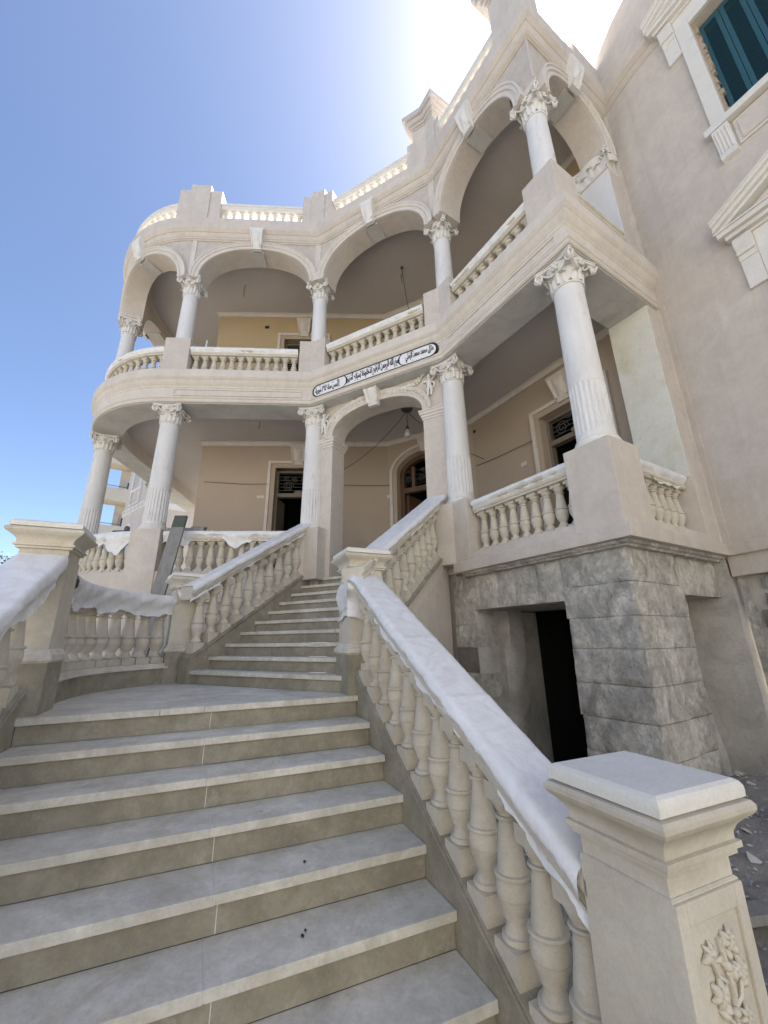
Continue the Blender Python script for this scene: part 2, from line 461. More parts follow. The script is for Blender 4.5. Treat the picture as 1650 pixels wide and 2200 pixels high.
# --- house walls behind the verandah, with openings
def wall_run(name, p0, p1, thick, z0, z1, holes, mat, arch=None):
    """vertical wall p0->p1, body to the right of travel, rectangular holes (s0, s1, za, zb) or arched ('arch')"""
    d = (p1 - p0); L = d.length; d = d / L; n = Vector((d[1], -d[0]))
    if n.dot(Vector((0, 1))) < 0: n = -n
    b = MB()
    ss = sorted({0.0, L} | {h[0] for h in holes} | {h[1] for h in holes})
    for a, c in zip(ss, ss[1:]):
        zs = [(z0, z1)]
        for h in holes:
            if h[0] <= a + 1e-6 and h[1] >= c - 1e-6:
                zs2 = []
                for (x, y) in zs:
                    if h[2] > x: zs2.append((x, h[2]))
                    if h[3] < y: zs2.append((h[3], y))
                zs = zs2
        for x, y in zs:
            q = [p0 + d * a, p0 + d * c]
            b.hexa([v3(q[k] + n * o, z) for z in (x, y) for o in (0, thick) for k in (0, 1)])
    return b.build(name, mat, villa, 0), d, n
# A: left wall (s from AB to A_END), B: middle, C: right
wall_run('house_wall', AB, A_END, 0.35, 0.6, 4.449, [(1.54, 2.57, 0.985, 3.86)], 'inner')
wall_run('house_wall', AB, A_END, 0.35, 4.76, 8.159, [(1.58, 2.58, 4.80, 7.42)], 'ochre')
wall_run('house_wall', AB, BC, 0.35, 0.6, 4.449, [(0.23, 1.67, 0.985, 4.06)], 'inner')
wall_run('house_wall', AB, BC, 0.35, 4.76, 8.159, [(0.45, 1.55, 4.80, 7.42)], 'ochre')
wall_run('house_wall', BC, C_END, 0.35, 0.6, 4.449, [(1.65, 2.75, 0.985, 3.64)], 'inner')
wall_run('house_wall', BC, C_END, 0.35, 4.76, 8.159, [(1.65, 2.75, 4.80, 7.42)], 'ochre')
wall_run('house_wall', A_END, A_BACK, 0.35, 0.6, 4.449, [], 'inner')
wall_run('house_wall', A_END, A_BACK, 0.35, 4.76, 8.159, [], 'ochre')
b = MB(); b.prism([A_BACK - Vector((2.6, 0)), A_BACK + Vector((0.5, 0)), A_BACK + Vector((0.5, 0.35)), A_BACK + Vector((-2.6, 0.35))], 4.76, 8.159)
b.build('house_wall', 'pink', villa, 0)
# rooms behind the openings, their darkness put into near-black walls
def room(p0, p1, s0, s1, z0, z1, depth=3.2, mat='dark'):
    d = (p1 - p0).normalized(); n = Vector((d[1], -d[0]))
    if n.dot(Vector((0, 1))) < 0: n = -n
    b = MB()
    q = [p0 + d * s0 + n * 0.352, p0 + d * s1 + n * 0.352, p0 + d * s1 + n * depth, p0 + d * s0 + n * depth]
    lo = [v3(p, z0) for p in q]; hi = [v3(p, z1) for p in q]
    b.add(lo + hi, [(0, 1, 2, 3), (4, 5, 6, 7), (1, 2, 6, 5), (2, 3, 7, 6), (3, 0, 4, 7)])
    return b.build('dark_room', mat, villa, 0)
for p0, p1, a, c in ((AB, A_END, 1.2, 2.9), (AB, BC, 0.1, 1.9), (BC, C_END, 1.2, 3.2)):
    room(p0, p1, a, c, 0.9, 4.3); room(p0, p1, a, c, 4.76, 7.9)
# ceiling coving
for z, path in ((4.45, INNER), (8.16, INNER)):
    b = MB(); b.sweep(path, [(0.001, z - 0.10), (0.03, z - 0.10), (0.035, z - 0.075), (0.055, z - 0.03), (0.075, z - 0.025), (0.075, z - 0.002), (0.001, z - 0.002)])
    b.build('ceiling_coving', 'trim', villa)

# ------------------------------------------------------------------ console / keystone and capital meshes
def keystone_mesh(name, w, h, d0, d1, mat, leafy=True):
    """local: x across, -y outward, z up from the bottom"""
    b = MB()
    nz, nx = 14, 13
    rows_ = []
    for i in range(nz + 1):
        t = i / nz
        wid = w * (0.68 + 0.32 * t)
        prof = d0 + (d1 - d0) * (0.5 - 0.5 * math.cos(math.pi * t))
        prof += 0.10 * d1 * math.sin(math.pi * t * 2.0) * -1
        if t > 0.86: prof = d1 * 1.15; wid = w * 1.1
        if t < 0.08: prof *= 0.8
        row = []
        for j in range(nx):
            u = j / (nx - 1) * 2 - 1
            y = prof
            if leafy and 0.08 < t < 0.86:
                y += 0.10 * d1 * abs(math.sin(u * 4.7)) * (1 - 0.5 * t) + 0.05 * d1 * math.sin(t * 19 + abs(u) * 5) * (1 - abs(u))
                y += 0.30 * d1 * math.exp(-(u / 0.38) ** 2 - ((t - 0.45) / 0.25) ** 2)
                if abs(u) > 0.82: y += 0.12 * d1
            row.append(Vector((u * wid / 2, -y, t * h)))
        rows_.append(row)
    b.grid(rows_)
    for j in (0, nx - 1):
        b.grid([[r_[j], Vector((r_[j].x, 0.01, r_[j].z))] for r_ in rows_])
    b.add([rows_[0][0], rows_[0][-1], Vector((rows_[0][-1].x, 0.01, 0)), Vector((rows_[0][0].x, 0.01, 0))], [(0, 1, 2, 3)])
    b.add([rows_[-1][0], rows_[-1][-1], Vector((rows_[-1][-1].x, 0.01, h)), Vector((rows_[-1][0].x, 0.01, h))], [(0, 1, 2, 3)])
    # small scrolls at the foot
    for sx in (-1, 1):
        pts = []
        for k in range(14):
            a = k / 13 * 4.6
            rr = w * 0.10 * (1 - k / 16)
            pts.append(Vector((sx * w * 0.30, -d0 - w * 0.03 - rr * math.cos(a), h * 0.10 + rr * math.sin(a))))
        b.tube(pts, w * 0.035, 6)
    return b.mesh(name, MT[mat], Vector((0, 0, 0)), 40)

def capital_mesh(name, r, h, half, mat, square=False):
    b = MB()
    b.lathe((0, 0, 0), [(r * 0.98, 0), (r * 1.10, 0.0), (r * 1.13, 0.02 * h), (r * 1.13, 0.05 * h), (r * 1.04, 0.075 * h), (r * 0.98, 0.10 * h), (r * 1.0, 0.4 * h), (r * 1.12, 0.65 * h), (r * 1.32, 0.80 * h), (r * 1.36, 0.84 * h)], 24)
    # acanthus leaves
    def leaf(a, z0, hh, ww, rb):
        rows_ = []
        for i in range(8):
            t = i / 7
            wid = ww * (0.75 + 0.35 * math.sin(t * 9.0)) * (1 - 0.75 * t ** 3)
            zz = z0 + hh * (math.sin(t * 1.9) / math.sin(1.45)) if t < 0.85 else z0 + hh * (1.02 - (t - 0.85) * 1.2)
            out = rb + 0.012 + 0.018 * t + (0.55 * (t - 0.55) ** 2 * hh if t > 0.55 else 0) + (0.03 * (t - 0.8) / 0.2 if t > 0.8 else 0)
            row = []
            for j in range(5):
                u = j / 2 - 1
                aa = a + u * wid / (2 * rb)
                oo = out - 0.010 * abs(u) + (0.008 if j == 2 else 0)
                row.append(Vector((math.cos(aa) * oo, math.sin(aa) * oo, zz - 0.02 * abs(u) * hh)))
            rows_.append(row)
        b.grid(rows_)
    for k in range(8):
        leaf(k * math.pi / 4 + math.pi / 8, 0.08 * h, 0.36 * h, 0.72 * r, r)
    for k in range(8):
        leaf(k * math.pi / 4, 0.12 * h, 0.52 * h, 0.6 * r, r * 1.02)
    if square:
        for p_ in b.v:
            a_ = math.atan2(p_.y, p_.x)
            q_ = 1 / max(abs(math.cos(a_)), abs(math.sin(a_)))
            k_ = lerp(q_, 1.0, min(1, max(0, (p_.z / h - 0.55) / 0.3)))
            p_.x *= k_; p_.y *= k_
    # volutes: a spiral on each side of each corner, joined by a sagging band with a flower in the middle
    for k in range(4):
        a = k * math.pi / 2
        ex = Vector((math.cos(a), math.sin(a), 0)); ey = Vector((-ex.y, ex.x, 0))
        for sx in (-1, 1):
            pts = []; rad = []
            cx_, cz_ = sx * half * 0.80, 0.72 * h
            for q in range(26):
                t = q / 25
                an = math.pi / 2 + t * 3.6 * math.pi
                rr = half * 0.25 * (1 - 0.82 * t)
                push = half * (0.80 + 0.10 * abs(math.cos(an)) * (1 - t) + 0.06 * t)
                pts.append(ex * push + ey * (cx_ - sx * rr * math.cos(an)) + Vector((0, 0, cz_ + rr * math.sin(an))))
                rad.append(half * (0.062 - 0.02 * t))
            # lead-in band from the centre
            lead = []
            for q in range(6):
                t = q / 6
                lead.append(ex * (half * (0.72 + 0.1 * t)) + ey * (cx_ * t) + Vector((0, 0, 0.58 * h + (0.39 * h) * t ** 1.3 - 0.12 * h * math.sin(t * math.pi))))
            b.tube(lead + pts, [half * 0.05] * 6 + rad, 6)
            b.ball(ex * half * 0.86 + ey * cx_ + Vector((0, 0, cz_)), half * 0.07, seg=7, rings=4)
        c0 = ex * half * 0.80 + Vector((0, 0, 0.80 * h))
        b.ball(c0, half * 0.13, half * 0.13, half * 0.13, 8, 5)
        for q in range(6):
            an = q * math.pi / 3
            b.ball(c0 + ex * 0.004 + ey * (half * 0.17 * math.cos(an)) + Vector((0, 0, half * 0.17 * math.sin(an))), half * 0.075, seg=6, rings=4)
        # bead drop under the flower
        for q in range(3):
            b.ball(ex * (half * 0.70 - q * 0.012) + Vector((0, 0, 0.56 * h - q * 0.05 * h)), half * 0.055, seg=6, rings=4)
    # abacus with concave sides
    def aba(hf, z0, z1):
        poly = []
        for k in range(4):
            a = k * math.pi / 2
            ex = Vector((math.cos(a), math.sin(a))); ey = Vector((-ex.y, ex.x))
            for q in range(9):
                u = q / 8 * 2 - 1
                poly.append(ex * (hf * (0.84 + 0.16 * u * u)) + ey * (u * hf * 0.92))
        b.prism(poly, z0, z1)
    aba(half * 0.97, 0.86 * h, 0.915 * h); aba(half * 1.02, 0.915 * h, 0.955 * h); aba(half * 0.92, 0.955 * h, h)
    return b.mesh(name, MT[mat], Vector((0, 0, 0)), 45)

CAP_G = capital_mesh('capital', 0.158, 0.36, 0.245, 'white')
CAP_U = capital_mesh('capital', 0.137, 0.42, 0.225, 'white')
KEY_U = keystone_mesh('keystone', 0.27, 0.47, 0.07, 0.14, 'white')

def shaft_mesh(r0, r1, h, flute_h, mat):
    b = MB()
    if flute_h > 0:
        nf, per = 22, 8
        seg = nf * per
        zs = [0, 0.02, 0.05, 0.07, 0.09] + [0.09 + (flute_h - 0.09) * k / 10 for k in range(1, 9)] + [flute_h - 0.06 + 0.012 * k for k in range(6)] + [flute_h + 0.02]
        zs = sorted(set(zs))
        rows_ = []
        for z in zs:
            rr = lerp(r0, r1, z / h)
            row = []
            for k in range(seg):
                u = (k % per) / per * 2 - 1                    # -1..1 across one flute
                wz = 1.0
                top = flute_h - 0.03
                half = 0.72
                if z > top: half = 0.72 * math.sqrt(max(0, 1 - ((z - top) / 0.032) ** 2)) if z < top + 0.032 else 0
                if z < 0.09: half = 0.72 * math.sqrt(max(0, 1 - ((0.09 - z) / 0.032) ** 2)) if z > 0.058 else 0
                dep = 0.0
                if half > 0.02 and abs(u) < half: dep = 0.0135 * math.sqrt(1 - (u / half) ** 2) * half / 0.72
                a = 2 * math.pi * k / seg
                row.append(Vector(((rr - dep) * math.cos(a), (rr - dep) * math.sin(a), z)))
            rows_.append(row)
        b.grid(rows_, True)
        b.lathe((0, 0, 0), [(lerp(r0, r1, (flute_h + 0.02) / h), flute_h + 0.02), (lerp(r0, r1, 0.7), h * 0.7), (r1, h)], 48, False)
    else:
        b.lathe((0, 0, 0), [(r0, 0), (lerp(r0, r1, 0.4) * 1.005, 0.4 * h), (r1, h)], 40)
    return b.mesh('shaft', MT[mat], Vector((0, 0, 0)), 28)
H_G = 3.82 - 1.89
SHAFT_G = shaft_mesh(0.183, 0.160, H_G, 0.63, 'marble')
SHAFT_U = shaft_mesh(0.152, 0.138, 6.74 - 5.66, 0, 'marble')
def lathe_mesh(name, prof, mat, seg=32):
    b = MB(); b.lathe((0, 0, 0), prof, seg)
    return b.mesh(name, MT[mat], Vector((0, 0, 0)), 35)
BASE_G = lathe_mesh('column_base', [(0.215, 0.0), (0.218, 0.012), (0.225, 0.03), (0.218, 0.048), (0.20, 0.055), (0.195, 0.07), (0.202, 0.082), (0.196, 0.092), (0.183, 0.10)], 'white')
BASE_U = lathe_mesh('column_base', [(0.175, 0.0), (0.18, 0.015), (0.178, 0.03), (0.165, 0.038), (0.162, 0.05), (0.152, 0.07)], 'white')

def node_prism(path, i, la, lb, o0, o1, z0, z1):
    """block hugging the facade around node i: la metres towards the previous node, lb towards the next"""
    p = Vector(path[i])
    a = Vector(path[i - 1]); c = Vector(path[i + 1])
    da = (a - p).normalized(); dc = (c - p).normalized()
    pts = [p + da * la, p, p + dc * lb]
    if la <= 0: pts = pts[1:]
    if lb <= 0: pts = pts[:-1]
    q0 = offset(pts, o0); q1 = offset(pts, o1)
    return q0 + list(reversed(q1)), z0, z1

# ------------------------------------------------------------------ columns with pedestals
def inset_node(i, path, d):
    p, n = miter(path, i)
    return p - n * d
i_c3 = 4 + 10                                      # index on PATH of the column standing on the curve
C2 = N2 + UL * 2.57
COLS = []
COLS.append(('corner', CR + V * 0.245 + UR * 0.245, 0, math.atan2(UR.y, UR.x)))
COLS.append(('bend', inset_node(2, PATH, 0.25), 1, math.atan2(UR.y + UD.y, UR.x + UD.x)))
COLS.append(('bend', inset_node(3, PATH, 0.25), 2, math.atan2(UD.y + UL.y, UD.x + UL.x)))
COLS.append(('mid', C2 - rot90(UL) * 0.245, 3, math.atan2(UL.y, UL.x)))
pc3 = CA + nr(176.5 + 66) * (RA - 0.245)
tan3 = nr(176.5 + 66 + 90)
COLS.append(('curve', pc3, 4, math.atan2(tan3.y, tan3.x)))
p4 = S1 + SIDE * 1.9 + nr(86.5) * 0.245
COLS.append(('side', p4, 5, math.atan2(SIDE.y, SIDE.x)))
ped_hl = 0.235
def ped_poly(kind, c, a, o_out, o_in):
    ax = Vector((math.cos(a), math.sin(a))); ay = Vector((-ax.y, ax.x))
    return [c + ax * ped_hl + ay * o_out, c - ax * ped_hl + ay * o_out, c - ax * ped_hl - ay * o_in, c + ax * ped_hl - ay * o_in]
def column(c, a, kind, lower):
    e = empty('column', v3(c, 0.95 if lower else 4.82), villa)
    zp = 1.80 if lower else 5.60
    z0 = 0.946 if lower else 4.816
    b = MB()
    ax = Vector((math.cos(a), math.sin(a)))
    ay = rot90(ax)
    if kind == 'bend':
        i = 2 if (c - N1).length < 1 else 3
        poly, _, _ = node_prism(PATH, i, 0.26, 0.26, -0.02 if lower else -0.03, -0.47, 0, 0)
    elif kind == 'corner':
        poly, _, _ = node_prism(PATH, 1, 0.50, 0.48, 0.0 if lower else -0.03, -0.48, 0, 0)
        q = CR
        o = 0.0 if lower else -0.03
        u_, v_ = UR, V
        poly = [q - u_ * o - v_ * o, q + u_ * 0.48 - v_ * o, q + u_ * 0.48 + v_ * 0.50, q - u_ * o + v_ * 0.50]
    else:
        oo = 0.225 if lower else 0.215
        poly = [c + ax * ped_hl + ay * oo, c - ax * ped_hl + ay * oo, c - ax * ped_hl - ay * 0.225, c + ax * ped_hl - ay * 0.225]
        if lower: z0 = 0.737
    b.prism(poly, z0, zp)
    b.build('pedestal', 'pink', e, 0, 0.008)
    rz = a
    if lower:
        place(BASE_G, 'column_base', v3(c, zp + 0.001), rz, e)
        place(SHAFT_G, 'shaft', v3(c, zp + 0.095), rz, e)
        place(CAP_G, 'capital', v3(c, 3.80), rz, e)
    else:
        place(BASE_U, 'column_base', v3(c, zp + 0.001), rz, e)
        place(SHAFT_U, 'shaft', v3(c, zp + 0.06), rz, e)
        place(CAP_U, 'capital', v3(c, 6.735), rz, e)
        bb = MB(); bb.box(v3(c, 7.185), 0.20, 0.19, 0.026, ax); bb.box(v3(c, 7.235), 0.175, 0.165, 0.023, ax); bb.build('impost_block', 'trim', e, 0, 0.006)
    return e
for kind, c, k, a in COLS:
    column(c, a, kind, True)
    column(c, a, kind, False)
# responds at the house wall (end of the return bay)
b = MB()
o_n = rot90((CR - W0).normalized())
q = CR + V * 1.64
b.prism([q - o_n * 0.04, W0 + V * 0.16 - o_n * 0.04, W0 + V * 0.02 - o_n * 0.55, q - o_n * 0.55], 1.72, 4.15)
b.build('end_pier', 'rawplaster', villa, 0, 0.006)
b = MB(); b.prism([q - V * 0.0 - o_n * 0.02, W0 + V * 0.16 - o_n * 0.02, W0 + V * 0.02 - o_n * 0.56, q - o_n * 0.56], 0.946, 1.718)
b.build('pier_base', 'pink', villa, 0, 0.006)
b = MB(); b.prism([q + V * 0.015 - o_n * 0.025, W0 + V * 0.16 - o_n * 0.025, W0 + V * 0.02 - o_n * 0.039, q + V * 0.015 - o_n * 0.039], 1.72, 4.15)
b.build('pier_front_strip', 'pink', villa, 0)
q2 = CR + V * 1.62
b = MB(); b.prism([q2 - o_n * 0.06, W0 + V * 0.16 - o_n * 0.06, W0 + V * 0.02 - o_n * 0.52, q2 - o_n * 0.52], 5.30, 6.74)
b.build('end_pilaster', 'marble', villa, 0, 0.006)
b = MB(); b.prism([q2 + V * 0.012 - o_n * 0.045, W0 + V * 0.16 - o_n * 0.045, W0 + V * 0.02 - o_n * 0.059, q2 + V * 0.012 - o_n * 0.059], 4.83, 7.2)
b.build('pilaster_front_strip', 'pink', villa, 0)
b = MB(); b.prism([q2 - V * 0.03 - o_n * 0.03, W0 + V * 0.16 - o_n * 0.03, W0 + V * 0.02 - o_n * 0.56, q2 - V * 0.03 - o_n * 0.56], 4.816, 5.30)
b.build('pilaster_base', 'pink', villa, 0, 0.006)
CAP_P = capital_mesh('capital', 0.222, 0.40, 0.285, 'white', True)
place(CAP_P, 'pilaster_capital', v3(q2 + V * 0.215 - o_n * 0.29, 6.742), math.atan2(V.y, V.x), villa)

# ------------------------------------------------------------------ upper arcade: walls with arches
F_O, B_O = 0.06, 0.46
def bay_fn(pa, pb, na, nb, curve=None):
    """returns P(t, o) on plan, o = inward offset"""
    if curve is None:
        fa, fb = Vector(pa) - na * F_O, Vector(pb) - nb * F_O
        nn_ = rot90((fb - fa).normalized())
        return lambda t, o: lerp(fa, fb, t) - nn_ * (o - F_O)
    a0, a1 = curve
    return lambda t, o: CA + nr(lerp(a0, a1, t)) * (RA - o)
def miter_n(i):
    return miter(PATH, i)[1]
bays = []
nW = rot90((CR - W0).normalized())
bays.append((bay_fn(W0, CR, nW, miter_n(1)), 1.914, 0.12, 0.86, True, 'T'))
bays.append((bay_fn(CR, N1, miter_n(1), miter_n(2)), (N1 - CR).length, 0.15, 0.895, True, 'R'))
bays.append((bay_fn(N1, N2, miter_n(2), miter_n(3)), (N2 - N1).length, 0.07, 0.93, True, 'D'))
bays.append((bay_fn(N2, C2, miter_n(3), rot90(UL)), 2.57, 0.065, 0.93, True, 'L'))
A_C3 = 176.5 + 66
bays.append((lambda t, o: (C2 - rot90(UL) * o if t == 0 else CA + nr(lerp(176.5, A_C3, t)) * (RA - o)), 2.5, 0.075, 0.925, True, 'K'))
S_C4 = S1 + SIDE * 1.9
def bay_side(t, o):
    tt = t * (2.22 * R(24) + 1.9)
    if tt < 2.22 * R(24):
        return CA + nr(A_C3 + math.degrees(tt / 2.22)) * (RA - o)
    return S1 + SIDE * (tt - 2.22 * R(24)) + nr(86.5) * o
bays.append((bay_side, 2.83, 0.07, 0.93, True, 'S'))
def bay_side2(t, o):
    return S_C4 + SIDE * (t * 3.0) + nr(86.5) * o
bays.append((bay_side2, 3.0, 0.07, 0.93, True, 'S2'))
Z_SPR, RISE, Z_TOP = 7.095, 0.80, 8.16
def arch_z(u, e=2.2):
    return (max(0.0, 1 - abs(u) ** e)) ** (1 / e)
arcade = empty('upper_arcade', (0.5, 6.0, 7.1), villa)
for P, L, ta, tb, key, nm in bays:
    z_spr = Z_SPR - (0.003 if nm == 'T' else 0.0)
    ts = [ta * k / 3 for k in range(3)]
    n_a = 36
    arch_t = []
    for k in range(n_a + 1):
        arch_t.append(lerp(ta, tb, 0.5 - 0.5 * math.cos(math.pi * k / n_a)))
    tail = [lerp(tb, 1.0, k / 3) for k in range(1, 4)]
    allt = ts + arch_t + tail
    def zb(t):
        if t <= ta or t >= tb: return z_spr
        return z_spr + RISE * arch_z((t - ta) / (tb - ta) * 2 - 1)
    front = MB(); soff = MB()
    front.grid([[v3(P(t, F_O), zb(t)) for t in allt], [v3(P(t, F_O), Z_TOP) for t in allt]])
    front.build('spandrel_wall', 'pinkrough', arcade, 0)
    soff.grid([[v3(P(t, F_O), zb(t)) for t in allt], [v3(P(t, B_O), zb(t)) for t in allt]])
    soff.grid([[v3(P(t, B_O), zb(t)) for t in allt], [v3(P(t, B_O), Z_TOP) for t in allt]])
    soff.build('arch_soffit', 'pink', arcade, 40)
    # archivolt moulding: profile (radial outwards w, outward o)
    prof = [(0.0, 0.062), (0.0, 0.015), (0.012, 0.005), (0.045, 0.005), (0.052, 0.018), (0.075, 0.018), (0.085, -0.005), (0.13, -0.005), (0.14, -0.022), (0.165, -0.022), (0.172, 0.062)]
    rows_ = []
    half = (tb - ta) / 2 * L
    for k in range(n_a + 1):
        an = math.pi * (1 - k / n_a)
        u = math.cos(an)
        e = 2.2
        # superellipse point and normal
        cu = (abs(math.cos(an)) ** (2 / e)) * (1 if math.cos(an) > 0 else -1)
        su = abs(math.sin(an)) ** (2 / e)
        x, z = cu * half, su * RISE
        gx, gz = (abs(cu) ** (e - 1)) * (1 if cu > 0 else -1) / half, su ** (e - 1) / RISE
        gl = math.hypot(gx, gz); gx /= gl; gz /= gl
        row = []
        for w, o in prof:
            xx, zz = x + gx * w, z + gz * w
            t = (ta + tb) / 2 + xx / L
            t = min(max(t, 0.003), 0.997) if nm in ('K', 'S', 'S2') else min(max(t, -0.02), 1.02)
            row.append(v3(P(t, o), z_spr + zz))
        rows_.append(row)
    ab = MB(); ab.grid(rows_)
    for rr in (rows_[0], rows_[-1]):
        ab.add(rr, [tuple(range(len(rr)))])
    ab.build('archivolt', 'trim', arcade, 25)
    # egg-and-dart line as a thin beaded roll
    tm = (ta + tb) / 2
    pc = P(tm, F_O - 0.04); pn = (P(tm + 0.02, 0) - P(tm - 0.02, 0)).normalized()
    place(KEY_U, 'keystone', v3(pc, 7.845), math.atan2(pn.y, pn.x) + math.pi, arcade)
    sb = MB()
    dt = 0.13 / L
    ring = []
    for o in (F_O + 0.01, B_O - 0.03):
        ring += [v3(P(tm - dt, o), 0), v3(P(tm + dt, o), 0)]
    zz0, zz1 = Z_SPR + RISE - 0.035, Z_SPR + RISE + 0.02
    sb.hexa([p + Vector((0, 0, zz0)) for p in ring] + [p + Vector((0, 0, zz1)) for p in ring])
    sb.build('soffit_panel', 'soffit', arcade, 0, 0.006)
    # smooth strip over the column at the start of the bay
    if nm in ('R', 'D', 'L', 'K', 'S'):
        st = MB()
        pts = [P(0.035, F_O), None]
for i in (1, 2, 3):
    poly, _, _ = node_prism(PATH, i, 0.05, 0.05, -0.045, -0.07, 0, 0)
    b = MB(); b.prism(poly, 7.24, 8.12); b.build('corner_strip', 'trim', arcade, 0)
b = MB(); b.prism([C2 + UL * 0.045 - rot90(UL) * 0.045, C2 - UL * 0.045 - rot90(UL) * 0.045, C2 - UL * 0.045 - rot90(UL) * 0.07, C2 + UL * 0.045 - rot90(UL) * 0.07], 7.24, 8.12)
b.build('corner_strip', 'trim', arcade, 0)
for i in (2, 3):
    poly, _, _ = node_prism(PATH, i, 0.10, 0.10, -0.085, -0.455, 0, 0)
    b = MB(); b.prism(poly, 7.105, 8.158); b.build('arch_springer', 'pink', arcade, 0)
b = MB(); b.prism([W0 - nW * 0.075, W0 + V * 0.3 - nW * 0.075, W0 + V * 0.3 - nW * 0.52, W0 - nW * 0.52], 0.9, 8.158)
b.build('wall_return', 'pink', villa, 0)
b = MB(); b.prism([CR + V * 1.885 + nW * 0.004, W0 + V * 0.05 + nW * 0.004, W0 + V * 0.05 - nW * 0.05, CR + V * 1.885 - nW * 0.05], 0.947, 8.11)
b.build('corner_bead', 'pink', villa, 0, 0.006)
# cornice and parapet kerb
facade('cornice', FULL, [(-0.50, 8.165), (-0.45, 8.10), (-0.04, 8.10), (-0.04, 8.125), (-0.015, 8.135), (-0.015, 8.165), (0.0, 8.175), (0.03, 8.225), (0.035, 8.25), (0.05, 8.255), (0.10, 8.315), (0.105, 8.34), (0.105, 8.58), (0.09, 8.592), (-0.45, 8.592), (-0.50, 8.5)], 'pink')

# ------------------------------------------------------------------ ground floor door bay: piers and segmental arch
dbay = empty('entrance_arch', v3((N1 + N2) / 2, Z_FLOOR), villa)
def PD(s, o):
    return N1 + UD * s - Vector((-UD.y, UD.x)) * o
gs0, gs1, g_spr, g_rise = 0.455, 2.225, 3.50, 0.46
fr, sf = MB(), MB()
n_a = 36
tt_ = [gs0 + (gs1 - gs0) * (0.5 - 0.5 * math.cos(math.pi * k / n_a)) for k in range(n_a + 1)]
gz = lambda s: g_spr + g_rise * arch_z((s - gs0) / (gs1 - gs0) * 2 - 1, 2.35)
fr.grid([[v3(PD(s, 0.25), gz(s)) for s in tt_], [v3(PD(s, 0.25), 4.165) for s in tt_]])
for a, c in ((0.10, gs0), (gs1, 2.56)):
    fr.prism([PD(a, 0.25), PD(c, 0.25), PD(c, 0.62), PD(a, 0.62)], 0.85, 4.165)
fr.build('pier_wall', 'pink', dbay, 0)
sf.grid([[v3(PD(s, 0.25), gz(s)) for s in tt_], [v3(PD(s, 0.62), gz(s)) for s in tt_]])
sf.grid([[v3(PD(s, 0.62), gz(s)) for s in tt_], [v3(PD(s, 0.62), 4.45) for s in tt_]])
sf.build('arch_soffit', 'pink', dbay, 40)
prof = [(0.0, 0.252), (0.0, 0.225), (0.012, 0.215), (0.045, 0.215), (0.052, 0.205), (0.07, 0.20), (0.085, 0.21), (0.125, 0.19), (0.15, 0.185), (0.165, 0.19), (0.17, 0.252)]
rows_ = []; bead = MB()
half = (gs1 - gs0) / 2
for k in range(n_a + 1):
    an = math.pi * (1 - k / n_a); e = 2.35
    cu = (abs(math.cos(an)) ** (2 / e)) * (1 if math.cos(an) > 0 else -1); su = abs(math.sin(an)) ** (2 / e)
    gx, gz_ = (abs(cu) ** (e - 1)) * (1 if cu > 0 else -1) / half, su ** (e - 1) / g_rise
    gl = math.hypot(gx, gz_); gx /= gl; gz_ /= gl
    rows_.append([v3(PD((gs0 + gs1) / 2 + cu * half + gx * w, o), g_spr + su * g_rise + gz_ * w) for w, o in prof])
    bead.ball(v3(PD((gs0 + gs1) / 2 + cu * half + gx * 0.105, 0.20), g_spr + su * g_rise + gz_ * 0.105), 0.022, 0.022, 0.026, 6, 4)
ab = MB(); ab.grid(rows_); ab.build('archivolt', 'trim', dbay, 25)
tag(bead.build('archivolt_bead_row', 'trim', dbay), kind='stuff')
for a, c in ((0.06, gs0 + 0.05), (gs1 - 0.05, 2.60)):
    b = MB()
    for z0, z1, g in ((3.335, 3.375, 0.012), (3.375, 3.42, 0.028), (3.42, 3.47, 0.045), (3.47, 3.50, 0.055)):
        b.prism([PD(a - g + 0.045, 0.25 - g), PD(c + g - 0.045, 0.25 - g), PD(c + g - 0.045, 0.62 + g), PD(a - g + 0.045, 0.62 + g)], z0, z1)
    b.build('impost_moulding', 'trim', dbay, 0, 0.004)
KEY_G = keystone_mesh('keystone', 0.27, 0.36, 0.08, 0.15, 'white')
place(KEY_G, 'keystone', v3(PD(1.34, 0.235), 3.86), math.atan2(UD.y, UD.x) + math.pi, dbay)
# plaster garlands and two small putti figures either side of the keystone
def garland(s0, s1, zz):
    b = MB()
    rnd = random.Random(int(s0 * 100))
    for k in range(34):
        t = k / 33
        s = lerp(s0, s1, t); z = zz(t)
        for q in range(3):
            r_ = rnd.uniform(0.014, 0.03) * (0.75 + 0.5 * math.sin(t * math.pi))
            c = v3(PD(s + rnd.uniform(-0.02, 0.02), 0.235 - rnd.uniform(0, 0.03)), z + rnd.uniform(-0.03, 0.03) * (0.6 + 0.8 * math.sin(math.pi * t)))
            b.ball(c, r_, r_, r_ * rnd.uniform(0.6, 1.1), 6, 4)
    return b.build('garland', 'white', dbay, 60)
garland(1.50, 2.27, lambda t: 4.10 - 0.30 * t ** 1.5 + 0.03 * math.sin(t * 6))
garland(1.17, 0.40, lambda t: 4.10 - 0.04 * t - 0.10 * math.sin(t * 3.1) + 0.10 * t ** 3)
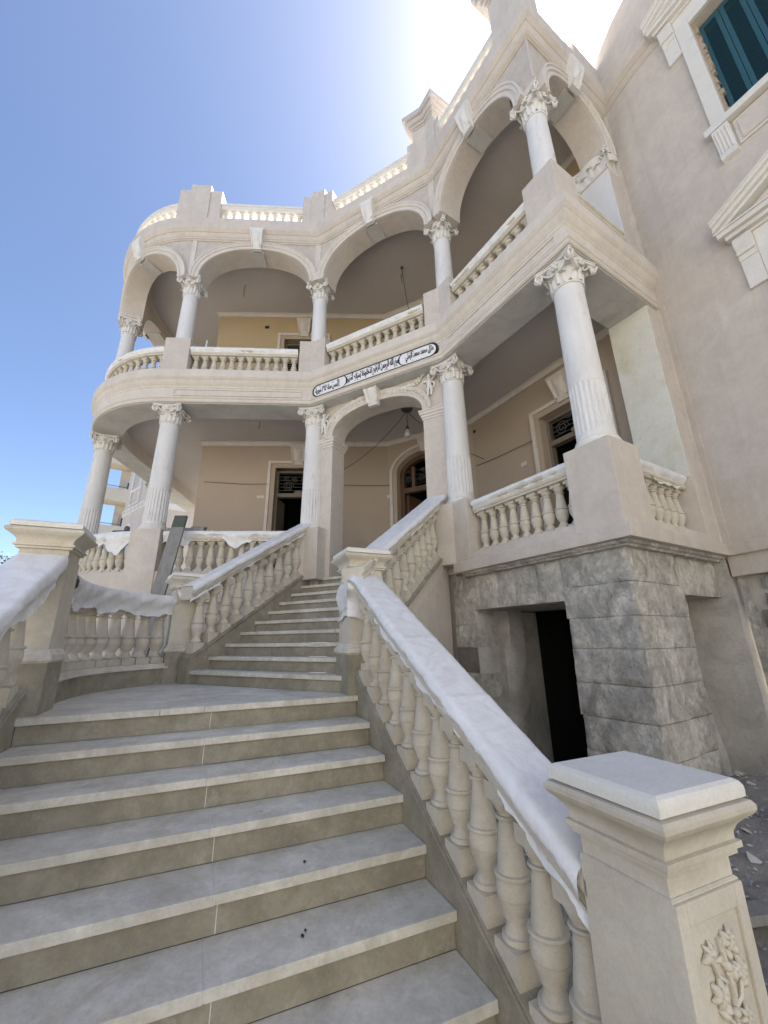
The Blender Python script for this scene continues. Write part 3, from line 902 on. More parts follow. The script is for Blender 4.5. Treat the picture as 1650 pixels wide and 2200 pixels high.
def putto(s, z):
    b = MB()
    o = 0.215
    b.ball(v3(PD(s, o - 0.01), z), 0.036, 0.036, 0.042, 10, 7)                       # head
    b.tube([v3(PD(s, o), z - 0.03), v3(PD(s, o - 0.01), z - 0.08), v3(PD(s + 0.005, o - 0.015), z - 0.15), v3(PD(s + 0.01, o), z - 0.2)], [0.018, 0.038, 0.042, 0.036], 8)
    for k in (-1, 1):
        b.tube([v3(PD(s + k * 0.035, o), z - 0.065), v3(PD(s + k * 0.075, o - 0.01), z - 0.06 - 0.02 * k), v3(PD(s + k * 0.11, o), z - 0.03 - 0.04 * k)], [0.02, 0.017, 0.012], 7)
        b.tube([v3(PD(s + k * 0.02, o), z - 0.19), v3(PD(s + k * 0.035, o - 0.015), z - 0.26), v3(PD(s + k * 0.02 + 0.01, o), z - 0.335), v3(PD(s + k * 0.035, o - 0.03), z - 0.35)], [0.03, 0.026, 0.016, 0.014], 7)
        b.tube([v3(PD(s + k * 0.03, o + 0.01), z - 0.09), v3(PD(s + k * 0.08, o + 0.01), z - 0.14), v3(PD(s + k * 0.06, o + 0.015), z - 0.22)], [0.02, 0.024, 0.008], 6)
    return b.build('putto_relief', 'white', dbay, 60)
putto(2.40, 3.98); putto(0.30, 4.08)

# ------------------------------------------------------------------ inscription panel
sign = empty('inscription_panel', v3(PD(1.29, 0), 4.22), villa)
tag(sign, 'long white panel with black Arabic calligraphy over the entrance arch')
so = -0.018                                            # just proud of the frieze
def PS(s, o=0.0):
    return N1 + UD * s + Vector((-UD.y, UD.x)) * (0.030 + o)
S_R, S_L = 0.06, 2.49                                  # right and left ends of the panel
z_lo, z_hi = 4.272, 4.500
def stadium(s0, s1, za, zb, n=12):
    r_ = (zb - za) / 2; zc = (za + zb) / 2
    pts = [(s1 - r_ + r_ * math.cos(math.pi / 2 - math.pi * k / n) * 1.0, zc + r_ * math.sin(math.pi / 2 - math.pi * k / n)) for k in range(n + 1)]
    pts += [(s0 + r_ - r_ * math.cos(math.pi / 2 - math.pi * k / n), zc - r_ * math.sin(math.pi / 2 - math.pi * k / n)) for k in range(n + 1)]
    return pts
def flat(name, pts, o, th, mat):
    b = MB()
    nrm = Vector((-UD.y, UD.x))
    b.extrude([v3(PS(s, o), z) for s, z in pts], v3(nrm * th, 0))
    return b.build(name, mat, sign, 0)
flat('panel_border', stadium(S_R - 0.025, S_L + 0.025, z_lo - 0.012, z_hi + 0.014), -0.06, 0.054, 'signblack')
flat('panel_face', stadium(S_R + 0.012, S_L - 0.012, z_lo + 0.003, z_hi - 0.014), -0.008, 0.006, 'signwhite')
def arc_bar(sc, flip, o=-0.003):
    r_ = (z_hi - z_lo) / 2 + 0.01; zc = (z_lo + z_hi) / 2
    pts = []
    for k in range(13):
        a = math.pi / 2 - math.pi * k / 12
        pts.append((sc + flip * r_ * math.cos(a), zc + r_ * math.sin(a) * 0.93))
    for k in range(13):
        a = -math.pi / 2 + math.pi * k / 12
        pts.append((sc + flip * (r_ - 0.030) * math.cos(a), zc + (r_ - 0.004) * math.sin(a) * 0.93))
    flat('cartouche_bar', pts, -0.003, 0.004, 'signblack')
arc_bar(0.62, 1); arc_bar(1.86, -1)
# Arabic letters as joined presentation forms, stored left to right
def arabic(words):
    """words: list of strings of base letters -> visual (left to right) string of presentation forms"""
    F = {'ا': ('\uFE8D', '\uFE8E', None, None), 'ب': ('\uFE8F', '\uFE90', '\uFE91', '\uFE92'), 'ت': ('\uFE95', '\uFE96', '\uFE97', '\uFE98'),
         'ج': ('\uFE9D', '\uFE9E', '\uFE9F', '\uFEA0'), 'ح': ('\uFEA1', '\uFEA2', '\uFEA3', '\uFEA4'), 'خ': ('\uFEA5', '\uFEA6', '\uFEA7', '\uFEA8'),
         'د': ('\uFEA9', '\uFEAA', None, None), 'ر': ('\uFEAD', '\uFEAE', None, None), 'ز': ('\uFEAF', '\uFEB0', None, None),
         'س': ('\uFEB1', '\uFEB2', '\uFEB3', '\uFEB4'), 'ل': ('\uFEDD', '\uFEDE', '\uFEDF', '\uFEE0'), 'م': ('\uFEE1', '\uFEE2', '\uFEE3', '\uFEE4'),
         'ن': ('\uFEE5', '\uFEE6', '\uFEE7', '\uFEE8'), 'ه': ('\uFEE9', '\uFEEA', '\uFEEB', '\uFEEC'), 'و': ('\uFEED', '\uFEEE', None, None),
         'ي': ('\uFEF1', '\uFEF2', '\uFEF3', '\uFEF4'), 'أ': ('\uFE83', '\uFE84', None, None), 'آ': ('\uFE81', '\uFE82', None, None), 'ة': ('\uFE93', '\uFE94', None, None),
         'X': ('\uFEFB', '\uFEFC', None, None)}
    res = []
    for w in words:
        w = w.replace('لا', 'X')
        if w[0] in '٠١٢٣٤٥٦٧٨٩':
            res.append(w); continue
        o_ = ''
        for i, ch in enumerate(w):
            f = F[ch]
            prev = i > 0 and F[w[i - 1]][2] is not None
            nxt = i < len(w) - 1 and f[2] is not None
            o_ += (f[3] if prev else f[2]) if nxt else (f[1] if prev else f[0])
        res.append(o_[::-1])
    return ' '.join(reversed(res))
def lettering(words, s_right, s_left, zc, hgt, shear=0.25):
    cu = bpy.data.curves.new('lettering', 'FONT')
    cu.body = arabic(words)
    cu.size = 1.0
    cu.extrude = 0.0
    cu.offset = 0.04
    o = bpy.data.objects.new('lettering', cu)
    COL.objects.link(o)
    bpy.context.view_layer.update()
    dg = bpy.context.evaluated_depsgraph_get()
    me = bpy.data.meshes.new_from_object(o.evaluated_get(dg))
    bpy.data.objects.remove(o)
    if len(me.vertices) == 0:
        return
    xs = [v.co.x for v in me.vertices]; ys = [v.co.y for v in me.vertices]
    x0, x1, y0, y1 = min(xs), max(xs), min(ys), max(ys)
    nrm = Vector((-UD.y, UD.x))
    bm = bmesh.new(); bm.from_mesh(me)
    ext = bmesh.ops.extrude_face_region(bm, geom=list(bm.faces))
    top = [g for g in ext['geom'] if isinstance(g, bmesh.types.BMVert)]
    topset = set(top)
    org = v3(PS((s_right + s_left) / 2), zc)
    for v_ in bm.verts:
        fx = (v_.co.x - x0) / (x1 - x0); fy = (v_.co.y - y0) / (y1 - y0)
        s = lerp(s_left, s_right, fx)
        z = zc + (fy - 0.5) * hgt
        oo = 0.0015 if v_ in topset else -0.003
        v_.co = v3(PS(s, oo), z) - org
    bmesh.ops.recalc_face_normals(bm, faces=bm.faces)
    me2 = bpy.data.meshes.new('lettering'); bm.to_mesh(me2); bm.free()
    me2.materials.append(MT['signblack'])
    link(bpy.data.objects.new('lettering', me2), org, sign)
zc_s = (z_lo + z_hi) / 2
lettering(['منزل', 'محمد', 'محمد', 'الرملي'], 0.11, 0.60, zc_s, 0.185)
lettering(['بسم', 'الله', 'الرحمن', 'الرحيم'], 0.71, 1.22, zc_s, 0.20)
lettering(['ادخلوها', 'بسلام', 'آمنين'], 1.24, 1.77, zc_s, 0.20)
lettering(['تأسس', 'سنة', '١٣٤٢', 'هجرية'], 1.90, 2.44, zc_s, 0.185)
b = MB(); rnd = random.Random(12)
nrm = Vector((-UD.y, UD.x))
for k in range(46):                                            # vowel marks and dots
    s_ = rnd.uniform(0.14, 2.42)
    if abs(s_ - 0.65) < 0.06 or abs(s_ - 1.83) < 0.06: continue
    z = zc_s + rnd.choice([0.078, 0.06, -0.075, -0.06]) + rnd.uniform(-0.008, 0.008)
    l_ = rnd.uniform(0.008, 0.022); an = rnd.uniform(0.5, 0.9)
    q = [v3(PS(s_ - l_, 0.0), z - l_ * an), v3(PS(s_ - l_ + 0.010, 0.0), z - l_ * an), v3(PS(s_ + l_ + 0.006, 0.0), z + l_ * an), v3(PS(s_ + l_ - 0.006, 0.0), z + l_ * an)]
    b.extrude([p_ + v3(nrm * -0.003, 0) for p_ in q], v3(nrm * 0.0045, 0))
b.build('vowel_marks', 'signblack', sign, 0)

# ------------------------------------------------------------------ balusters and balustrades
def baluster_mesh(name, h, r, mat, sq=None, ph=0.12, ab=0.10, deep=0.0, seg=20):
    """turned baluster: square plinth, vase belly, ring, tall neck, square abacus; local z from 0"""
    b = MB()
    sq = r * 1.02 if sq is None else sq
    p = ph * h; a = ab * h
    b.box((0, 0, (p - deep) / 2), sq, sq, (p + deep) / 2)
    b.box((0, 0, h - a / 2), sq * 0.95, sq * 0.95, a / 2)
    H = h - p - a
    pr = [(0.80, 0.0), (0.88, 0.012), (0.90, 0.03), (0.86, 0.05), (0.70, 0.056), (0.68, 0.075), (0.60, 0.10), (0.53, 0.135), (0.56, 0.158), (0.68, 0.160), (0.70, 0.18),
          (0.74, 0.20), (0.90, 0.25), (0.985, 0.30), (0.94, 0.302), (0.945, 0.31), (1.0, 0.315), (1.01, 0.34), (0.99, 0.385), (0.93, 0.425), (0.90, 0.43), (0.88, 0.437), (1.03, 0.442), (1.07, 0.458), (1.03, 0.474), (0.86, 0.479),
          (0.85, 0.50), (0.78, 0.58), (0.68, 0.68), (0.60, 0.78), (0.55, 0.84), (0.54, 0.855), (0.70, 0.858), (0.76, 0.872), (0.70, 0.886), (0.54, 0.89), (0.54, 0.915), (0.66, 0.92), (0.82, 0.965), (0.88, 0.985), (0.88, 1.0)]
    b.lathe((0, 0, p), [(q * r, z * H) for q, z in pr], seg)
    return b.mesh(name, MT[mat], Vector((0, 0, 0)), 32)
BAL_ST = baluster_mesh('baluster', 0.70, 0.074, 'sand', 0.070, 0.18, 0.10, 0.02, 28)
BAL_CV = baluster_mesh('baluster', 0.60, 0.080, 'sand', 0.076, 0.11, 0.09, 0.0, 24)
BAL_GR = baluster_mesh('baluster', 0.52, 0.067, 'sand', 0.066, 0.08, 0.08, 0.0, 20)
BAL_UP = baluster_mesh('baluster', 0.44, 0.064, 'sand', 0.064, 0.07, 0.08, 0.0, 18)
BAL_RF = baluster_mesh('baluster', 0.42, 0.056, 'white', 0.058, 0.07, 0.08, 0.0, 14)
RAIL_PROF = [(-0.10, 0.0), (0.10, 0.0), (0.10, 0.02), (0.115, 0.035), (0.115, 0.06), (0.10, 0.07), (0.10, 0.085), (0.125, 0.10), (0.125, 0.145), (0.11, 0.155), (-0.11, 0.155), (-0.125, 0.145), (-0.125, 0.10), (-0.10, 0.085), (-0.10, 0.07), (-0.115, 0.06), (-0.115, 0.035), (-0.10, 0.02)]
def sample(path, step):
    """points every `step` along a plan polyline, centred, with direction"""
    seg = []; tot = 0
    for a, c in zip(path, path[1:]):
        l = (Vector(c) - Vector(a)).length; seg.append((tot, l, Vector(a), Vector(c))); tot += l
    n = max(1, int(round(tot / step)))
    out = []
    for k in range(n):
        d = (k + 0.5) * tot / n
        for (t0, l, a, c) in seg:
            if t0 <= d <= t0 + l + 1e-6:
                out.append((a + (c - a) * ((d - t0) / l), (c - a).normalized(), d / tot)); break
    return out
def balustrade(name, path, z0, bal, hb, step, parent, rail=True, zslope=None, side=1, mat='sand'):
    """path: plan polyline of the centre line. zslope: z added at both ends"""
    mid = path[len(path) // 2]
    e = empty(name, v3(mid, z0), parent)
    za, zb_ = zslope if zslope else (0, 0)
    for p, d, t in sample(path, step):
        place(bal, 'baluster', v3(p, z0 + lerp(za, zb_, t)), math.atan2(d.y, d.x), e)
    if rail:
        n = len(path)
        ls = [0]
        for a, c in zip(path, path[1:]): ls.append(ls[-1] + (Vector(c) - Vector(a)).length)
        b = MB(); b.sweep(path, [(o, z + z0 + hb) for o, z in RAIL_PROF], 1, False, [lerp(za, zb_, l / ls[-1]) for l in ls])
        b.build('rail', mat, e, 25)
    return e
def arc_pts(a0, a1, r_, n=10):
    return [CA + nr(lerp(a0, a1, k / n)) * r_ for k in range(n + 1)]
def seg_path(p, d, nrm, s0, s1, o):
    return [p + d * s0 - nrm * o, p + d * s1 - nrm * o]
nR, nD, nL = rot90(UR), rot90(UD), rot90(UL)
A2 = math.degrees(0.24 / RA)
A_S, A_E = 176.5 + 4.5, 176.5 + 66 - 6.5
A_E2 = 176.5 + 66 + 6.5
G_O = 0.215
paths_g = {'R': seg_path(CR, UR, nR, 0.49, 1.94, G_O), 'T': seg_path(CR, V, nW, 0.53, 1.62, G_O), 'L': seg_path(N2, UL, nL, 0.30, 2.31, G_O),
           'K': arc_pts(A_S + 0.4, A_E, RA - G_O), 'S': arc_pts(A_E2, 266.5, RA - G_O, 4) + [S1 + SIDE * 1.65 + nr(86.5) * G_O]}
for k, p in paths_g.items():
    balustrade('verandah_balustrade', p, 1.063 if k in 'RT' else 1.106, BAL_GR, 0.515 if k in 'RT' else 0.505, 0.160 if k == 'R' else 0.165, villa)
U_O = 0.17
paths_u = {'R': seg_path(CR, UR, nR, 0.47, 1.95, U_O), 'T': seg_path(CR, V, nW, 0.53, 1.58, U_O), 'D': seg_path(N1, UD, nD, 0.29, 2.28, U_O), 'L': seg_path(N2, UL, nL, 0.29, 2.32, U_O),
           'K': arc_pts(A_S + 0.4, A_E, RA - U_O), 'S': arc_pts(A_E2, 266.5, RA - U_O, 4) + [S1 + SIDE * 1.65 + nr(86.5) * U_O]}
for k, p in paths_u.items():
    balustrade('balcony_balustrade', p, 4.817, BAL_UP, 0.435, 0.172, villa)
RF_O = 0.12
paths_r = {'R': seg_path(CR, UR, nR, 0.52, 1.92, RF_O), 'D': seg_path(N1, UD, nD, 0.36, 2.20, RF_O), 'L': seg_path(N2, UL, nL, 0.36, 2.13, RF_O),
           'K': arc_pts(176.5 + 10, 262, RA - RF_O, 14)}
for k, p in paths_r.items():
    balustrade('roof_balustrade', p, 8.593, BAL_RF, 0.415, 0.175, villa, mat='white')
# roof piers
roofp = empty('parapet_pier', v3(N2, 8.59), villa)
b = MB()
poly, _, _ = node_prism(PATH, 3, 0.36, 0.36, 0.03, -0.28, 0, 0); b.prism(poly, 8.593, 9.42)
poly, _, _ = node_prism(PATH, 3, 0.17, 0.17, 0.06, -0.28, 0, 0); b.prism(poly, 8.593, 9.56)
b.build('stepped_block', 'pink', roofp, 0, 0.006)
roofp = empty('parapet_pier', v3(C2, 8.59), villa)
b = MB()
for hl, o, z in ((0.45, -0.03, 9.48), (0.21, -0.06, 9.60)):
    b.prism([C2 + UL * hl - nL * o, C2 - UL * hl - nL * o, C2 - UL * hl - nL * 0.28, C2 + UL * hl - nL * 0.28], 8.593, z)
b.build('stepped_block', 'pink', roofp, 0, 0.006)
roofp = empty('parapet_pier', v3(N1, 8.59), villa)
b = MB(); poly, _, _ = node_prism(PATH, 2, 0.24, 0.28, 0.03, -0.36, 0, 0); b.prism(poly, 8.593, 9.60)
poly, _, _ = node_prism(PATH, 2, 0.36, 0.42, 0.0, -0.3, 0, 0); b.prism(poly, 8.593, 9.36)
b.build('pier_block', 'pink', roofp, 0, 0.006)
b = MB()
for z0, z1, g in ((9.60, 9.64, 0.02), (9.64, 9.70, 0.05), (9.70, 9.80, 0.10), (9.80, 9.92, 0.15)):
    poly, _, _ = node_prism(PATH, 2, 0.24 + g, 0.28 + g, 0.03 + g, -0.36 - g, 0, 0); b.prism(poly, z0, z1)
b.build('pier_cap', 'basedark' if False else 'ceil', roofp, 0, 0.012)
roofp = empty('parapet_pier', v3(CR, 8.59), villa)
def corner_block(g, z0, z1, la=0.50, lb=0.38):
    b.prism([CR - UR * g - V * g, CR + UR * (la + g) - V * g, CR + UR * (la + g) + V * (lb + g), CR - UR * g + V * (lb + g)], z0, z1)
b = MB(); corner_block(0.02, 8.593, 9.80); b.build('pier_block', 'pink', roofp, 0, 0.006)
b = MB(); corner_block(0.05, 9.80, 9.85); corner_block(0.09, 9.85, 9.93); corner_block(0.15, 9.93, 10.05); corner_block(0.19, 10.05, 10.2)
b.build('pier_cap', 'ceil', roofp, 0, 0.012)
# unfinished jagged parapet and stepped block on the return
b = MB()
rnd = random.Random(3)
top = []
for k in range(26):
    s = 0.40 + k * 0.034
    top.append((s, 8.86 + rnd.uniform(-0.03, 0.05) - 0.08 * k / 25))
pp = [(0.40, 8.593)] + top + [(1.25, 8.593)]
b.extrude([v3(CR + V * s - nW * 0.0, z) for s, z in pp], v3(-nW * 0.2, 0))
b.build('broken_parapet', 'trim', villa, 0)
roofp = empty('parapet_pier', v3(CR + V * 1.5, 8.59), villa)
b = MB()
for s0, s1, o, z in ((1.02, 1.92, -0.02, 9.05), (1.22, 1.92, -0.05, 9.18)):
    b.prism([CR + V * s0 - nW * o, CR + V * s1 - nW * o, CR + V * s1 - nW * 0.28, CR + V * s0 - nW * 0.28], 8.593, z)
b.build('stepped_block', 'pink', roofp, 0, 0.006)

# ------------------------------------------------------------------ right-hand house wall with windows
WN = [miter(list(reversed(WALL)), len(WALL) - 1 - i)[1] for i in range(len(WALL))]     # outward (towards the stair)
wl = [0.0]
for a, c in zip(WALL, WALL[1:]): wl.append(wl[-1] + (c - a).length)
def PW(s, o):
    s = max(0.0, s)
    for i in range(len(WALL) - 1):
        if s <= wl[i + 1] + 1e-9:
            t = (s - wl[i]) / (wl[i + 1] - wl[i])
            p = lerp(WALL[i], WALL[i + 1], t)
            n = lerp(WN[i], WN[i + 1], t); n.normalize()
            return p + n * o
    return WALL[-1] + WN[-1] * o
W_END = wl[-1] - 0.02
wins = [(1.235, 2.20, 5.95, 7.85), (1.235, 2.20, 1.95, 3.95)]
hw = MB()
ss = [0.0, 0.2, 0.4, 0.6, 0.85, 1.235, 2.20, 3.2, W_END]
for a, c in zip(ss, ss[1:]):
    zs = [(0.6, 8.12)]
    if a >= 1.235 and c <= 2.20:
        zs = [(0.6, 1.95), (3.95, 5.95), (7.85, 8.12)]
    for x, y in zs:
        hw.hexa([v3(PW(s, o), z) for z in (x, y) for o in (0, -0.35) for s in (a, c)])
hw.build('side_wall', 'pink', villa, 25)
b = MB()
b.hexa([v3(PW(s, o), z) for z in (0.946, 4.16) for o in (0.0, 0.012) for s in (0.0, 0.075)])
b.build('corner_strip', 'pink', villa, 0)
# rising parapet on the side wall
b = MB()
pp = []
for k in range(19):
    s = k * 0.22
    pp.append((s, 9.30 + 0.62 * (1 - math.exp(-s / 0.75)) + 0.10 * s))
rows_ = [[v3(PW(s, 0.02), 8.595) for s, z in pp], [v3(PW(s, 0.02), z) for s, z in pp], [v3(PW(s, -0.25), z) for s, z in pp], [v3(PW(s, -0.25), 8.595) for s, z in pp]]
b.grid(rows_)
b.add([rows_[0][0], rows_[1][0], rows_[2][0], rows_[3][0]], [(0, 1, 2, 3)])
b.build('side_parapet', 'pink', villa, 30)
def window(z0, z1, shutter):
    s0, s1 = 1.235, 2.20
    sc = (s0 + s1) / 2
    e = empty('window', v3(PW(sc, 0), z0), villa)
    def bx(name, sa, sb, za, zb, oa, ob, mat='white', bev=0.006, par=e):
        b = MB(); b.hexa([v3(PW(s, o), z) for z in (za, zb) for o in (oa, ob) for s in (sa, sb)])
        return b.build(name, mat, par, 0, bev)
    bx('frame', s0 - 0.15, s0, z0, z1 + 0.13, 0.0, 0.045)
    bx('frame', s1, s1 + 0.15, z0, z1 + 0.13, 0.0, 0.045)
    bx('frame', s0, s1, z1, z1 + 0.13, 0.0, 0.045)
    bx('sill', s0 - 0.22, s1 + 0.22, z0 - 0.10, z0 - 0.002, 0.0, 0.10)
    # brackets, fluted fronts
    for sa in (s0 - 0.165, s1 - 0.0):
        b = MB()
        prof = [(0.0, z0 - 0.105), (0.085, z0 - 0.105), (0.085, z0 - 0.16), (0.07, z0 - 0.22), (0.05, z0 - 0.30), (0.04, z0 - 0.40), (0.045, z0 - 0.46), (0.06, z0 - 0.50), (0.055, z0 - 0.55), (0.035, z0 - 0.56), (0.0, z0 - 0.57)]
        b.grid([[v3(PW(s, o), z) for o, z in prof] for s in (sa, sa + 0.165)])
        for s in (sa, sa + 0.165):
            b.add([v3(PW(s, o), z) for o, z in prof], [tuple(range(len(prof)))])
        for k in range(4):
            sx = sa + 0.03 + 0.035 * k
            b.tube([v3(PW(sx, o + 0.002), z) for o, z in prof[2:7]], 0.010, 6)
        b.build('bracket', 'white', e, 35)
    bx('apron_panel', s0 + 0.02, s1 - 0.02, z0 - 0.50, z0 - 0.12, 0.0, 0.02, 'trim')
    bx('apron_panel', s0 + 0.06, s1 - 0.06, z0 - 0.46, z0 - 0.16, 0.021, 0.035, 'pink')
    # pediment with raking mouldings
    zp = z1 + 0.36
    wsp = s0 - 0.42, s1 + 0.42
    bx('frieze', s0 - 0.15, s1 + 0.15, z1 + 0.132, zp - 0.05, 0.0, 0.03)
    b = MB()
    for (o0, o1, za, zb_) in ((0.0, 0.06, zp - 0.05, zp - 0.02), (0.0, 0.12, zp - 0.02, zp + 0.03), (0.0, 0.17, zp + 0.03, zp + 0.09), (0.0, 0.19, zp + 0.09, zp + 0.11)):
        b.hexa([v3(PW(s, o), z) for z in (za, zb_) for o in (o0, o1) for s in (wsp[0] + (0.19 - o1), wsp[1] - (0.19 - o1))])
    rise_ = 0.46
    for (w0, w1, o1) in ((0.0, 0.045, 0.12), (0.045, 0.10, 0.165), (0.10, 0.15, 0.20), (0.15, 0.17, 0.215)):
        for (sa, sb) in ((wsp[0] + 0.0, sc), (wsp[1] - 0.0, sc)):
            q = []
            for ww in (w0, w1):
                for o in (0.0, o1):
                    for s, zz in ((sa, zp + 0.112), (sb, zp + 0.112 + rise_)):
                        q.append(v3(PW(s, o), zz + ww))
            b.hexa(q)
    b.build('pediment', 'white', e, 0, 0.004)
    b = MB(); b.extrude([v3(PW(wsp[0] + 0.1, 0.012), zp + 0.111), v3(PW(wsp[1] - 0.1, 0.012), zp + 0.111), v3(PW(sc, 0.012), zp + 0.111 + rise_ * 0.9)], v3(WN[-1] * 0.02, 0))
    b.build('tympanum', 'trim', e, 0)
    for sa in (s0 - 0.31, s1 + 0.152):
        b = MB()
        prof = [(0.0, zp - 0.052), (0.10, zp - 0.052), (0.115, zp - 0.10), (0.11, zp - 0.16), (0.08, zp - 0.21), (0.075, zp - 0.235), (0.10, zp - 0.24), (0.10, zp - 0.275), (0.07, zp - 0.28), (0.065, zp - 0.34), (0.05, zp - 0.345), (0.04, zp - 0.70), (0.0, zp - 0.705)]
        for s in (sa, sa + 0.158):
            b.add([v3(PW(s, o), z) for o, z in prof], [tuple(range(len(prof)))])
        b.grid([[v3(PW(s, o), z) for o, z in prof] for s in (sa, sa + 0.158)])
        b.build('console', 'white', e, 0, 0.004)
    # near-black backing that paints the gap dark, and louvred shutters
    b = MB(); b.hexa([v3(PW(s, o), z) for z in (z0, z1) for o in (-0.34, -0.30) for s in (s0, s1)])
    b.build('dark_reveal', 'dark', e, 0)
    mid_ = (s0 + s1) / 2
    lw = (s1 - s0 - 0.06) / 4
    for q in range(4):
        a = s0 + 0.03 + q * lw + 0.003; c = a + lw - 0.006
        b = MB()
        def bb(sa, sb, za, zb_, oa=-0.17, ob=-0.13):
            b.hexa([v3(PW(s, o), z) for z in (za, zb_) for o in (oa, ob) for s in (sa, sb)])
        bb(a, a + 0.045, z0 + 0.02, z1 - 0.02); bb(c - 0.045, c, z0 + 0.02, z1 - 0.02)
        for za, zb_ in ((z0 + 0.02, z0 + 0.10), (z1 - 0.10, z1 - 0.02)):
            bb(a + 0.045, c - 0.045, za, zb_)
        zz = z0 + 0.11
        while zz < z1 - 0.12:
            b.hexa([v3(PW(s, o), z + dz) for z in (0, 0.010) for o, dz in ((-0.166, zz + 0.022), (-0.135, zz)) for s in (a + 0.045, c - 0.045)])
            zz += 0.034
        b.build('louvred_shutter', 'shutter', e, 0)
    # crumbling mortar line round the opening
    b = MB(); rnd = random.Random(5)
    zz = z0
    while zz < z1:
        hgt = rnd.uniform(0.03, 0.09)
        w_ = rnd.uniform(0.012, 0.045)
        b.hexa([v3(PW(s, o), z) for z in (zz, min(zz + hgt, z1 - 0.002)) for o in (-0.13, -0.07 - rnd.uniform(0, 0.02)) for s in (s0 + 0.001, s0 + w_)])
        zz += hgt
    tag(b.build('broken_mortar', 'inner', e, 0), kind='stuff')
    return e
window(5.95, 7.85, True)
window(1.95, 3.95, True)

# ------------------------------------------------------------------ doors and wall details
def on_wall(p0, p1):
    d = (p1 - p0).normalized(); n = Vector((d[1], -d[0]))
    if n.dot(Vector((0, 1))) > 0: n = -n
    return lambda s, o: p0 + d * s + n * o, d, n
KEY_D = keystone_mesh('keystone', 0.36, 0.46, 0.05, 0.14, 'trim')
def spiral(c, r_, turns, f, n=22, sg=1):
    return [f(c[0] + sg * r_ * (1 - k / n * 0.85) * math.cos(turns * 2 * math.pi * k / n), c[1] + r_ * (1 - k / n * 0.85) * math.sin(turns * 2 * math.pi * k / n)) for k in range(n + 1)]
def door(p0, p1, s0, s1, z0, z1, bar_z, name='door', key=True, louvre=False):
    P, d, n = on_wall(p0, p1)
    e = empty(name, v3(P((s0 + s1) / 2, 0), z0), villa)
    def bx(nm, sa, sb, za, zb_, oa, ob, mat, bev=0.004):
        b = MB(); b.hexa([v3(P(s, o), z) for z in (za, zb_) for o in (oa, ob) for s in (sa, sb)])
        return b.build(nm, mat, e, 0, bev)
    for w0, w1, o1, mt in ((0.0, 0.10, 0.02, 'inner'), (0.10, 0.165, 0.05, 'trim')):
        bx('architrave', s0 - w1, s0 - w0, z0, z1 + w1, 0.001, o1, mt); bx('architrave', s1 + w0, s1 + w1, z0, z1 + w1, 0.001, o1, mt)
        bx('architrave', s0 - w0, s1 + w0, z1 + w0, z1 + w1, 0.001, o1, mt)
    # timber lining
    bx('jamb_lining', s0, s0 + 0.05, z0, z1, -0.28, -0.16, 'paledoor'); bx('jamb_lining', s1 - 0.05, s1, z0, z1, -0.28, -0.16, 'paledoor'); bx('jamb_lining', s0 + 0.05, s1 - 0.05, z1 - 0.05, z1, -0.28, -0.16, 'paledoor')
    if key:
        place(KEY_D, 'keystone', v3(P((s0 + s1) / 2, 0.02), z1 + 0.06), math.atan2(n.y, n.x) + math.pi / 2, e)
    if bar_z:
        bx('transom_bar', s0 + 0.05, s1 - 0.05, bar_z - 0.05, bar_z + 0.04, -0.27, -0.15, 'paledoor')
        f = lambda s, z: v3(P(s, -0.2), z)
        b = MB()
        b.ball(f((s0 + s1) / 2, bar_z + 0.05), 0.12, 0.05, 0.08, 12, 6)
        b.build('transom_crest', 'paledoor', e, 50)
        b = MB()
        k = 0
        zz = bar_z + 0.12
        while zz < z1 - 0.08:
            b.tube([f(s0 + 0.06, zz), f(s1 - 0.06, zz)], 0.008, 5); zz += 0.085
        for sg, cs in ((1, s0 + 0.27), (-1, s1 - 0.27)):
            b.tube(spiral((cs, bar_z + 0.22), 0.13, 2.1, f, 26, sg), 0.011, 5)
            b.tube(spiral((cs + sg * 0.14, bar_z + 0.38), 0.07, 1.6, f, 20, -sg), 0.009, 5)
            b.tube(spiral((cs - sg * 0.06, bar_z + 0.42), 0.06, 1.6, f, 20, sg), 0.009, 5)
        b.build('transom_grille', 'iron', e, 60)
    if louvre:
        b = MB(); zz = z0 + 0.05
        while zz < z1 - 0.1:
            b.hexa([v3(P(s, o), z + dz) for z in (0, 0.014) for o, dz in ((-0.24, zz + 0.03), (-0.20, zz)) for s in (s0 + 0.06, s1 - 0.06)]); zz += 0.055
        b.build('louvred_leaf', 'paledoor', e, 0)
    else:
        # one leaf pushed open into the dark
        b = MB()
        q0 = P(s1 - 0.05, -0.25); di = (P(s1 - 0.05, -1) - P(s1 - 0.05, 0)).normalized() * 0.9 + d * -0.15
        dn = rot90(di.normalized()) * 0.04
        b.prism([q0, q0 + di * 0.45, q0 + di * 0.45 + dn, q0 + dn], z0, (bar_z or z1) - 0.05)
        b.build('door_leaf', 'paledoor', e, 0)
    return e
tag(door(AB, A_END, 1.54, 2.57, Z_FLOOR, 3.80, 3.20), 'open dark doorway on the left wall of the ground verandah')
tag(door(BC, C_END, 1.65, 2.75, Z_FLOOR, 3.64, 3.17), 'open dark doorway on the right wall of the ground verandah')
tag(door(AB, A_END, 1.58, 2.58, 4.76, 7.38, None, 'door', True, True), 'louvred doorway on the ochre upper verandah wall')
door(AB, BC, 0.45, 1.55, 4.76, 7.38, None, 'door', True, True)
door(BC, C_END, 1.65, 2.75, 4.76, 7.38, None, 'door', True, True)
